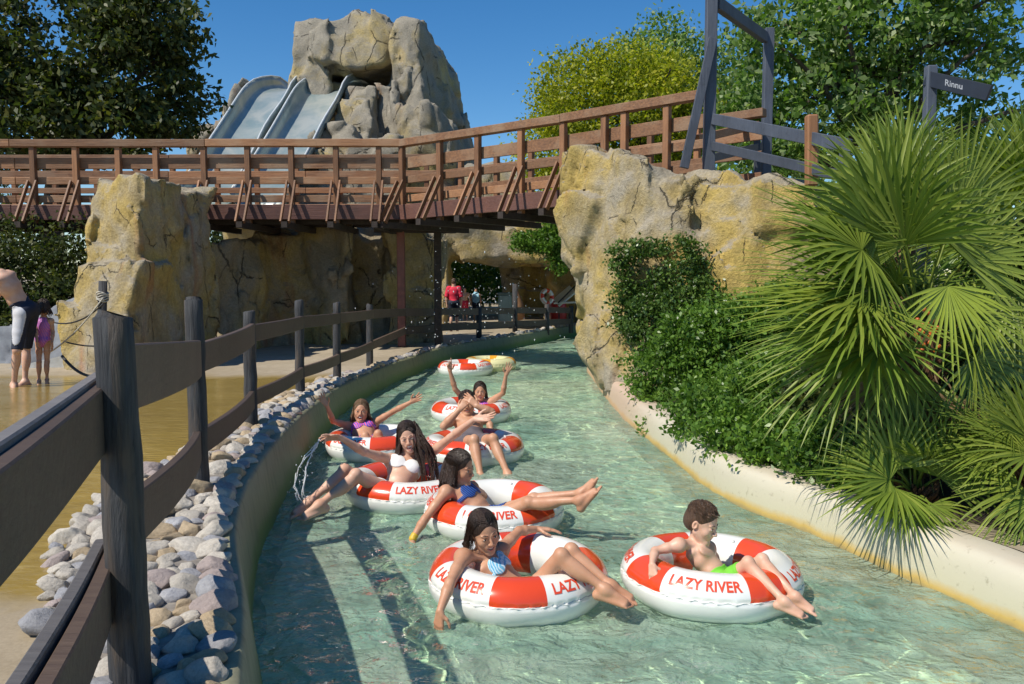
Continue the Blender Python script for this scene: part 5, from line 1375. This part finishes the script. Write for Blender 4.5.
        if bnd.any():
            ix = np.argwhere(bnd); lo_, hi_ = np.maximum(ix.min(0) - 2, 0), ix.max(0) + 3
            sub = A_[lo_[0]:hi_[0], lo_[1]:hi_[1], lo_[2]:hi_[2]]; V, F = nets(sub, g.lo + lo_ * h, h)
            np_mesh(nm, V, F, mat_, e, True)
    def ln(a, b): return round(float(np.linalg.norm(J[a] - J[b])), 2)
    print(label[:28], 'H', H, 'torso', round(Lt / H, 2), 'shw', round(ln('shR', 'shL') / H, 2), *[(k, round(ln(*k.split('-')) / H, 2)) for k in ('shR-elR', 'elR-wrR', 'shL-elL', 'elL-wrL', 'knR-anR', 'knL-anL') if k.split('-')[0] in J and k.split('-')[1] in J], 'thigh', *([round(ln('pel', 'knR') / H, 2), round(ln('pel', 'knL') / H, 2)] if 'knR' in J else []), 'z', round(pel[2], 2), round(time.time() - T0, 1))
    return e, J
bik_top = lambda: ('bikini_top', .0055, [('ell', (.046, .065, .72), (.040, .045, .034)), ('ell', (-.046, .065, .72), (.040, .045, .034)), ('ell', (0, 0, .66), (.2, .2, .007)), ('cap', (.05, .06, .76), (.035, -.01, 1.03), .006), ('cap', (-.05, .06, .76), (-.035, -.01, 1.03), .006)])
bik_bot = ('ell', (0, 0, .02), (.2, .2, .028))
def X3(a): return np.array(a, float)

# girl in the light blue bikini, nearest
person('young girl in a light blue bikini lying in the nearest ring, hand in water',
    dict(pel=(521, 600, 5.0), neck=(483, 557, 5.06), head=(484, 531, 5.00), shR=(463, 557, 4.93), shL=(501, 550, 5.20), elR=(450, 583, 4.68), wrR=(440, 611, 4.55), elL=(519, 531, 5.38), wrL=(537, 529, 5.46),
         knR=(561, 556, 4.76), knL=(571, 551, 4.88), anR=(606, 590, 4.66), anL=(611, 586, 4.74), toR=(643, 602, 4.60), toL=(646, 596, 4.68)), 1.45, (.42, -.85, -.22), (-.12, -.2, 1), SK_tan,
    dict(style='long', n=46, len=.10, arc=(95, 265), fringe=.048), .255, 'f', .004,
    dict(R=((-.1, -.15, -1), (.5, .7, 0), (.4, -.8, 0), dict(spread=.15)), L=((1, .1, -.05), (0, -.1, -1), (0, -1, 0), dict(curl=.25))), True,
    [('bikini_top', C_light, .0055, [('ell', (.036, .05, .74), (.036, .045, .040)), ('ell', (-.036, .05, .74), (.036, .045, .040)), ('ell', (0, 0, .66), (.2, .2, .007)), ('cap', (.035, .055, .8), (.03, -.01, 1.05), .0055), ('cap', (-.035, .055, .8), (-.03, -.01, 1.05), .0055)]),
     ('bikini_bottom', C_light, .006, [bik_bot])], .35, kid=True, hairm=H_dark)
# boy
person('small boy in green swim trunks sitting sideways in the right ring, looking down',
    dict(pel=(722, 583, 5.0), neck=(694, 545, 5.12), head=(702, 522, 5.08), shR=(679, 545, 5.0), shL=(709, 548, 5.26), elR=(655, 551, 4.98), wrR=(652, 564, 4.86), elL=(719, 566, 5.36), wrL=(730, 574, 5.26),
         knR=(748, 563, 4.80), knL=(762, 560, 4.90), anR=(785, 602, 4.58), anL=(796, 597, 4.66), toR=(812, 613, 4.52), toL=(818, 607, 4.60)), 1.18, (.74, -.58, -.34), (.25, -.1, 1), SK_fair,
    dict(style='short', fringe=.040), .245, 'm', .004,
    dict(R=((.05, -.45, -.75), (.3, .6, -.4), (.9, -.2, 0), dict(curl=.2, spread=.2, s=1.05)), L=((.2, .1, -1), (-.6, -.6, 0), (0, -1, 0))), True,
    [('swim_trunks', C_green, .009, [('ell', (0, 0, .06), (.2, .2, .055)), ('leg', .45, .075)])], 0, kid=True, hairm=H_brown, smile=False)
# girl in the striped bikini
person('girl in a dark blue striped bikini facing right with both legs stretched over her ring',
    dict(pel=(485, 518, 6.40), neck=(459, 487, 6.50), head=(460, 467, 6.48), shR=(446, 492, 6.36), shL=(472, 488, 6.66), elR=(425, 519, 6.20), wrR=(413, 538, 6.12), elL=(489, 500, 6.95), wrL=(500, 496, 7.05),
         knR=(529, 503, 6.14), knL=(534, 499, 6.24), anR=(580, 500, 6.0), anL=(581, 493, 6.1), toR=(596, 482, 5.98), toL=(592, 473, 6.08), ), 1.5, (.86, -.42, -.18), (.0, -.05, 1), SK_tan,
    dict(style='long', n=60, len=.17, arc=(70, 290), fringe=.05), .27, 'f', .0048,
    dict(R=((-.45, -.25, -.85), (.6, .6, -.2), (.4, -.8, 0), dict(spread=.1)), L=((1, .2, 0), (0, 0, -1), (0, -1, 0), dict())), True,
    [('bikini_top', C_blue, .006, [('ell', (.040, .055, .74), (.042, .045, .042)), ('ell', (-.040, .055, .74), (.042, .045, .042)), ('ell', (0, 0, .66), (.2, .2, .012)), ('cap', (.04, .06, .8), (.03, -.01, 1.05), .006), ('cap', (-.04, .06, .8), (-.03, -.01, 1.05), .006)]),
     ('bikini_bottom', C_blue, .006, [bik_bot]), ('wristband', simple('yellow_band', (.7, .45, .03), (.6, .4, .03), 9, .5, 0), .005, [('jcap', 'elR', 'wrR', .90, .99, .03)])], 0, kid=True, hairm=H_dark)
# woman in the white bikini
person('laughing woman in a white bikini with long dark hair and both arms spread wide',
    dict(pel=(394, 495, 7.16), neck=(408, 459, 7.44), head=(408, 436, 7.38), shR=(391, 460, 7.36), shL=(427, 456, 7.46), elR=(364, 452, 7.10), wrR=(341, 438, 6.94), elL=(450, 438, 7.28), wrL=(475, 419, 7.06),
         knR=(345, 470, 6.96), knL=(356, 475, 6.84), anR=(309, 502, 6.76), anL=(319, 505, 6.64), toR=(286, 511, 6.64), toL=(296, 514, 6.52)), 1.66, (.10, -.96, -.12), (-.22, .1, 1), SK_fair,
    dict(style='long', n=50, len=.26, arc=(60, 300), fringe=.046, locks=[[P(414, 427, 7.38), P(421, 440, 7.32), P(430, 460, 7.30), P(431, 484, 7.28)], [P(413, 423, 7.40), P(422, 437, 7.38), P(434, 458, 7.36), P(437, 480, 7.34)], [P(412, 430, 7.36), P(417, 446, 7.30), P(422, 466, 7.28), P(424, 480, 7.26)]], nl=8, jit=.015), .265, 'f', .0048,
    dict(R=((-.85, -.3, .12), (.2, -.6, -.6), (-.2, .3, 1), dict(spread=.28, curl=.3)), L=((.9, -.25, .12), (-.2, -.6, .8), (.1, -.3, .9), dict(spread=.25, curl=.15))), True,
    [('bikini_top', C_white, .007, [('ell', (.046, .06, .72), (.044, .05, .040)), ('ell', (-.046, .06, .72), (.044, .05, .040)), ('ell', (0, 0, .69), (.2, .2, .016)), ('ell', (0, .085, .72), (.014, .03, .014))]), ('bikini_bottom', C_white, .006, [bik_bot])], .95, hairm=H_dark)
# girl in the pink and blue bikini
person('smiling blond girl in a pink and blue bikini raising both arms beside the left wall',
    dict(pel=(368, 446, 9.1), neck=(361, 424, 9.46), head=(361, 411, 9.40), shR=(348, 426, 9.38), shL=(374, 423, 9.46), elR=(333, 421, 9.22), wrR=(327, 406, 9.10), elL=(394, 411, 9.36), wrL=(411, 402, 9.24),
         knR=(365, 436, 8.98), knL=(378, 434, 9.0), anR=(379, 455, 8.86), anL=(387, 455, 8.9), toR=(383, 462, 8.70), toL=(393, 461, 8.74)), 1.45, (.12, -.98, .10), (.05, .1, 1), SK_tan,
    dict(style='long', n=40, len=.12, arc=(75, 285), fringe=.062), .255, 'f', .0056,
    dict(R=((-.45, -.2, .85), (.3, -.9, .1), (.8, .1, .5), dict(spread=.25, curl=.2)), L=((.85, -.2, .5), (-.2, -.9, 0), (-.3, 0, .9), dict(spread=.3, curl=.2))), True,
    [('bikini_top', C_pink, .007, [('ell', (.042, .06, .72), (.044, .05, .045)), ('ell', (-.042, .06, .72), (.044, .05, .045)), ('ell', (0, 0, .70), (.2, .2, .02))]), ('bikini_bottom', C_pink, .007, [bik_bot])], .8, hairm=H_blond)
# man covering his face
person('dark haired man sitting in a ring with both hands over his face',
    dict(pel=(471, 441, 8.9), neck=(468, 418, 9.26), head=(467, 403, 9.20), shR=(454, 419, 9.20), shL=(483, 418, 9.24), elR=(444, 426, 8.92), wrR=(459, 410, 8.92), elL=(491, 412, 8.94), wrL=(477, 406, 8.92),
         knR=(474, 440, 8.44), knL=(493, 439, 8.46), anR=(481, 478, 8.22), anL=(508, 475, 8.22), toR=(484, 484, 8.02), toL=(516, 484, 8.04)), 1.75, (.05, -.98, .05), (-.05, .1, 1), SK_tan,
    dict(style='short', fringe=.05), .27, 'm', .0056,
    dict(R=((.55, .15, .62), (.35, .9, -.1), (.3, 0, .9), dict(spread=.1, curl=.3)), L=((-.62, .15, .55), (-.35, .9, -.1), (-.2, 0, .9), dict(spread=.1, curl=.3))), True,
    [('swim_trunks', C_grey, .010, [('ell', (0, 0, .05), (.2, .2, .060)), ('leg', .30, .085)])], .3, hairm=H_dark)
# woman with raised arms behind him
person('dark haired woman raising both arms in the ring behind the man',
    dict(pel=(478, 421, 11.4), neck=(479, 402, 11.5), head=(480, 391, 11.46), shR=(467, 402, 11.46), shL=(490, 402, 11.46), elR=(455, 389, 11.36), wrR=(450, 371, 11.3), elL=(503, 393, 11.34), wrL=(506, 375, 11.3),
         knR=(467, 409, 10.9), knL=(484, 409, 10.9), anR=(462, 425, 10.7), anL=(490, 425, 10.7), toR=(460, 430, 10.6), toL=(492, 430, 10.6)), 1.62, (.05, -.99, .0), (0, .1, 1), SK_tan,
    dict(style='long', n=30, len=.14, arc=(75, 285), fringe=.05), .255, 'f', .007,
    dict(R=((-.1, 0, 1), (0, -1, 0), (1, 0, .2), dict(curls=[.05, .9, 1.5, 1.5], spread=.05)), L=((.35, 0, .95), (0, -1, 0), (-1, 0, .2), dict(spread=.3, curl=.12))), True,
    [('bikini_top', C_pink, .008, [('ell', (.046, .06, .72), (.044, .05, .040)), ('ell', (-.046, .06, .72), (.044, .05, .040)), ('ell', (0, 0, .69), (.2, .2, .014))])], .4, hairm=H_dark)

# bending man and child on the wet floor
man, Jm = person('bare backed man in navy shorts bending forward on the wet floor at the left edge',
    dict(pel=(26, 312, 12.25), neck=(0, 273, 12.1), head=(-20, 280, 12.0), shR=(8, 275, 12.4), shL=(-15, 288, 11.95), elR=(-6, 300, 12.5), wrR=(-10, 322, 12.4), elL=(-24, 306, 11.85), wrL=(-18, 326, 11.9),
         knR=(26, 350, 12.42), knL=(17, 350, 12.05), anR=(25, 382, 12.4), anL=(14, 385, 12.15), toR=(8, 387, 12.1), toL=(13, 390, 11.8), spA=(13, 316, 11.95), spB=(11, 338, 11.85)), 2.05, (-.8, -.2, -.5), (-.5, 0, .9), SK_fair,
    dict(style='short'), .27, 'm', .009, dict(R=((0, 0, -1), (1, 0, 0), (0, -1, 0)), L=((0, 0, -1), (1, 0, 0), (0, -1, 0))), True,
    [('shorts', C_navy, .016, [('ell', (0, 0, .02), (.2, .2, .062)), ('leg', .68, .085)]), ('side_panel', C_side, .023, [('jcap', 'spA', 'spB', 0, 1, .18)])], 0, hairm=H_dark, eyes=False)
person('small dark haired child in a pink and violet swimsuit behind the bending man',
    dict(pel=(43, 341, 12.6), neck=(44, 319, 12.6), head=(44, 307, 12.6), shR=(51, 321, 12.6), shL=(37, 321, 12.6), elR=(53, 332, 12.6), wrR=(52, 343, 12.5), elL=(36, 331, 12.5), wrL=(37, 342, 12.4),
         knR=(47, 362, 12.6), knL=(39, 362, 12.55), anR=(47, 380, 12.6), anL=(39, 381, 12.55), toR=(48, 385, 12.35), toL=(36, 386, 12.3)), 1.18, (-.1, 1, 0), (0, 0, 1), SK_tan,
    dict(style='long', n=24, len=.12, arc=(0, 360), fringe=.05), .24, 'f', .009, dict(R=((0, 0, -1), (-1, 0, 0), (0, 1, 0)), L=((0, 0, -1), (1, 0, 0), (0, 1, 0))), True,
    [('swimsuit', C_sw, .012, [('ell', (0, 0, .42), (.11, .11, .20))])], 0, kid=True, hairm=H_dark, eyes=False)
def stander(label, px, ytop, yfoot, Y, away, sk, cloth, seed, hairm=H_dark, turn=0.0, kid=False, sex='f', pose=0.0, hair=None):
    s = (yfoot - ytop) / 1.0; H = s * Y / FPX
    c = P(px, yfoot, Y); cs, sn = math.cos(turn), math.sin(turn)
    fw = np.array([sn, 1.0 if away else -1.0, 0]); fw = unit(fw); rt = np.cross(fw, [0, 0, 1])
    def q(r_, f_, z_): return tuple(c + rt * r_ * H + fw * f_ * H + np.array([0, 0, z_ * H])) + (0,)
    J = dict(pel=q(0, 0, .53), neck=q(0, 0, .82), head=q(0, .01, .925), shR=q(.095, 0, .795), shL=q(-.095, 0, .795), elR=q(.14, -.01, .64), wrR=q(.13, .06 + pose, .50), elL=q(-.14, -.01, .64), wrL=q(-.13, .05 - pose, .50),
             knR=q(.05, .02 + pose, .28), knL=q(-.05, .02 - pose * .3, .28), anR=q(.055, pose, .045), anL=q(-.055, -pose, .045), toR=q(.06, .13 + pose, .02), toL=q(-.06, .13 - pose, .02))
    J = {k: X3(v[:3]) for k, v in J.items()}
    JJ = {k: tuple(v) + (0,) for k, v in J.items()}
    return person(label, JJ, H, fw, (0, 0, 1), sk, hair or dict(style='short'), .135 * H, sex, .011, dict(R=((0, 0, -1), -rt, fw), L=((0, 0, -1), rt, fw)), True, cloth, 0, kid=kid, hairm=hairm, eyes=False)
stander('person in a crimson shirt and dark shorts seen from behind on the far path', 454, 278, 331, 23.4, True, SK_fair,
    [('shirt', C_red, .022, [('ell', (0, 0, .55), (.125, .12, .155)), ('jcap', 'shR', 'elR', -.1, .75, .075), ('jcap', 'shL', 'elL', -.1, .75, .075)]), ('shorts', C_navy, .022, [('ell', (0, 0, -.02), (.2, .2, .06)), ('leg', .75, .08)])], 1, H_brown, 0, False, 'm', .05)
stander('child in red swimwear standing in the shade behind the bridge columns', 423, 292, 326, 25.0, False, SK_tan, [('swimsuit', C_sw, .014, [('ell', (0, 0, .4), (.12, .12, .19))])], 2, kid=True, hair=dict(style='long', n=14, len=.1, fringe=.05))
stander('dark haired child in dark trunks in the shade beside the reddish column', 414, 287, 325, 25.6, False, SK_tan, [('swim_trunks', C_navy, .014, [('ell', (0, 0, .0), (.2, .2, .07)), ('leg', .5, .08)])], 3, kid=True, sex='m')
stander('person in pale swimwear just left of the person in the crimson shirt', 443.5, 287, 326, 28.0, False, SK_fair, [('swimsuit', C_white, .016, [('ell', (0, 0, .4), (.12, .12, .17))])], 4, hair=dict(style='long', n=14, len=.1, fringe=.05))
stander('person in a light blue top among the people under the rock arch', 476, 288, 322, 29.0, False, SK_tan, [('shirt', C_light, .02, [('ell', (0, 0, .62), (.115, .12, .20))]), ('shorts', C_navy, .02, [('ell', (0, 0, -.02), (.2, .2, .06)), ('leg', .6, .08)])], 5, sex='m')
stander('bare chested person in red trunks beneath the rock arch', 465, 287, 321, 30.5, False, SK_fair, [('swim_trunks', C_red, .02, [('ell', (0, 0, .0), (.2, .2, .07)), ('leg', .6, .08)])], 6, sex='m')
print('people time', time.time() - T0)

# ================================================================ splashes, spray and small things
def spray_mat():
    t = NT('water_drops'); t.done((.95, .98, 1.0), .03, None, Transmission_Weight=.55, IOR=1.33); return t.m
M_drop = spray_mat()
def drops(name, pts, rad, label):
    r = np.random.default_rng(5); ico = bmesh.new(); bmesh.ops.create_icosphere(ico, subdivisions=1, radius=1); IV = np.array([v.co[:] for v in ico.verts]); IF = np.array([[v.index for v in f.verts] for f in ico.faces]); ico.free()
    n = len(pts); s_ = rad * r.uniform(.4, 1.5, n) ** 1.5; st = r.uniform(.8, 1.9, n)
    V = IV[None] * s_[:, None, None] * np.stack([np.ones(n), np.ones(n), st], 1)[:, None, :] + pts[:, None, :]
    F = (IF[None] + (np.arange(n) * len(IV))[:, None, None]).reshape(-1, 3)
    tag(np_mesh(name, V.reshape(-1, 3), F, M_drop, None, True), label, 'water spray', kind='stuff')
r = np.random.default_rng(11)
# arc of water thrown by the woman's hand
t_ = r.random(130); a = P(322, 437, 6.9); b = P(293, 470, 6.75); c = P(303, 503, 6.65)
arcp = (1 - t_)[:, None] ** 2 * a + 2 * ((1 - t_) * t_)[:, None] * b + (t_ ** 2)[:, None] * c + r.normal(size=(130, 3)) * (.01 + .05 * t_)[:, None]
drops('splash', arcp, .0034, 'arc of splashing water falling from the hand of the woman in white')
mb = MB()
for k in range(4):
    j0, j1 = r.normal(size=3) * .02, r.normal(size=3) * .05
    pts = [a * (1 - u) ** 2 + 2 * (b + j1) * u * (1 - u) + (c + j0) * u * u + r.normal(size=3) * .006 for u in np.linspace(.02, .95, 12)]
    mb.tube(pts, [.002 + .003 * abs(math.sin(3 * u + k)) for u in np.linspace(0, 1, 12)], 6)
tag(mb.build('splash_sheet', M_drop, None, True), 'ropes of thrown water beside the left river wall', 'water spray', kind='stuff')
pts = np.array([P(r.normal(475, 38), r.normal(300, 26), r.uniform(16, 20)) for _ in range(330)])
drops('spray', pts, .008, 'fine spray of drops in the air before the rock arch')
# rope post with twine at the foot of the pillar
rp = empty('rope_post', P(103, 350, 12.6), 'thin dark post with pale twine and wires in front of the ochre pillar', 'post')
M_twine = simple('pale_twine', (.55, .52, .45), (.4, .38, .32), 30, .9, 0); M_cable = simple('black_cable', (.02, .02, .022), (.015, .015, .016), 20, .6, 0)
MB().tube([P(101, 372, 12.6), P(103, 281, 12.6)], [.07, .06], 12).build('post', M_post, rp, True)
mb = MB(); c0 = P(102.5, 296, 12.6)
for k in range(6):
    ph = np.linspace(0, 2 * math.pi, 14) + k; mb.tube([c0 + [.08 * math.cos(q), .08 * math.sin(q), (k - 3) * .022 + .02 * math.sin(2 * q + k)] for q in ph], .010, 6)
mb.build('twine', M_twine, rp, True)
def cable(p, q, sag, mat_, rad, nm):
    p, q = np.array(p), np.array(q); MB().tube([p + (q - p) * u - np.array([0, 0, sag * 4 * u * (1 - u)]) for u in np.linspace(0, 1, 12)], rad, 6).build(nm, mat_, rp, True)
cable(P(103, 298, 12.5), P(50, 352, 12.9), .08, M_twine, .012, 'wire'); cable(P(103, 304, 12.5), P(52, 322, 13), .12, M_cable, .012, 'wire'); cable(P(98, 346, 12.5), P(66, 342, 12.9), .02, M_cable, .012, 'wire'); cable(P(98, 376, 12.4), P(62, 356, 12.9), .10, M_cable, .022, 'cable')
# grey kerb and slab behind the bending man
M_slab = simple('grey_slab', (.22, .24, .26), (.15, .16, .18), 5, .8, .3, .03); M_kerb = simple('white_kerb', (.62, .62, .58), (.45, .45, .42), 9, .7)
kb = block([(-60, 384, 14.6), (78, 352, 15.0), (78, 364, 15.0), (-60, 400, 14.6)], .5)
bm = bmesh.new(); [bm.verts.new(p) for p in kb]; bmesh.ops.convex_hull(bm, input=bm.verts[:]); me = bpy.data.meshes.new('kerb'); bm.to_mesh(me); bm.free(); tag(link_mesh('kerb', me, M_kerb), 'white kerb behind the bending man and the child', 'kerb')
rock('sloping_slab', [block([(-60, 352, 15.6), (40, 318, 16.2), (84, 296, 16.6), (84, 366, 15.8), (-60, 392, 15.2)], 1.2)], M_slab, .07, .9, .08, .03, .02, 44, 'smooth grey concrete slope rising behind the white kerb', 'slope', zmin=.2)
# things under the arch
bn = empty('bin', P(505, 330, 26.5), 'pale teal box bin standing behind the far fence', 'bin')
c = P(505, 312, 26.5); MB().box((c[0], c[1], .32 + .52), .42, .4, 1.0).build('body', simple('teal_plastic', (.25, .38, .38), (.2, .3, .3), 6, .5), bn, bevel=.04); MB().box((c[0], c[1], .32 + 1.05), .48, .46, .08).build('lid', simple('dark_teal_plastic', (.12, .2, .2), (.1, .16, .16), 6, .5), bn, bevel=.02)
pa = empty('folded_parasol', P(521, 330, 25.6), 'folded brown and white parasol standing by the far fence', 'parasol')
MB().tube([P(517, 333, 25.6), P(513, 283, 25.6)], .03, 8).build('pole', M_wh, pa, True); MB().tube([P(520, 320, 25.6), P(518, 305, 25.6), P(515, 290, 25.6), P(514, 283, 25.6)], [.16, .17, .09, .02], 10).build('canopy', simple('brown_canvas', (.30, .16, .07), (.2, .1, .05), 8, .8), pa, True)
e = dup(ring0, 'red and white swim ring standing upright by the far fence under the arch'); c = P(546, 297, 27.2); e.location = c; e.rotation_euler = (R(80), R(8), R(35)); e.scale = (.5, .5, .5)
lg = empty('lounger', P(566, 326, 27.6), 'white lounge chair with its back raised beside the upright ring', 'lounger')
MB().bar(P(556, 303, 27.6), P(573, 289, 27.6), .5, .06, (0, -.5, 1)).build('backrest', M_wh, lg, bevel=.01); MB().bar(P(555, 303, 27.6), P(580, 302, 27.4), .5, .06).build('seat', M_wh, lg, bevel=.01)
MB().bar(P(558, 303, 27.3), P(576, 285, 27.3), .03, .05).build('frame', M_cable, lg)
for q in (559, 576): MB().bar(P(q, 325, 27.5), P(q, 303, 27.5), .04, .04, (1, 0, 0)).build('leg', M_cable, lg)
br = empty('barrel', P(557, 326, 27.9), 'round red barrel standing behind the far fence', 'barrel'); c = P(558, 320, 28.2)
MB().tube([(c[0], c[1], .33 + z_) for z_ in (0, .05, .2, .4, .6, .75, .8)], [.20, .25, .28, .29, .28, .25, .20], 20).build('drum', simple('red_plastic', (.62, .03, .025), (.5, .02, .02), 5, .35), br, True)
MB().tube([(c[0], c[1], .33 + z_) for z_ in (.8, .84)], [.21, .20], 20).build('lid', M_wh, br, True)
print('script time', time.time() - T0, 'objects', len(bpy.data.objects))
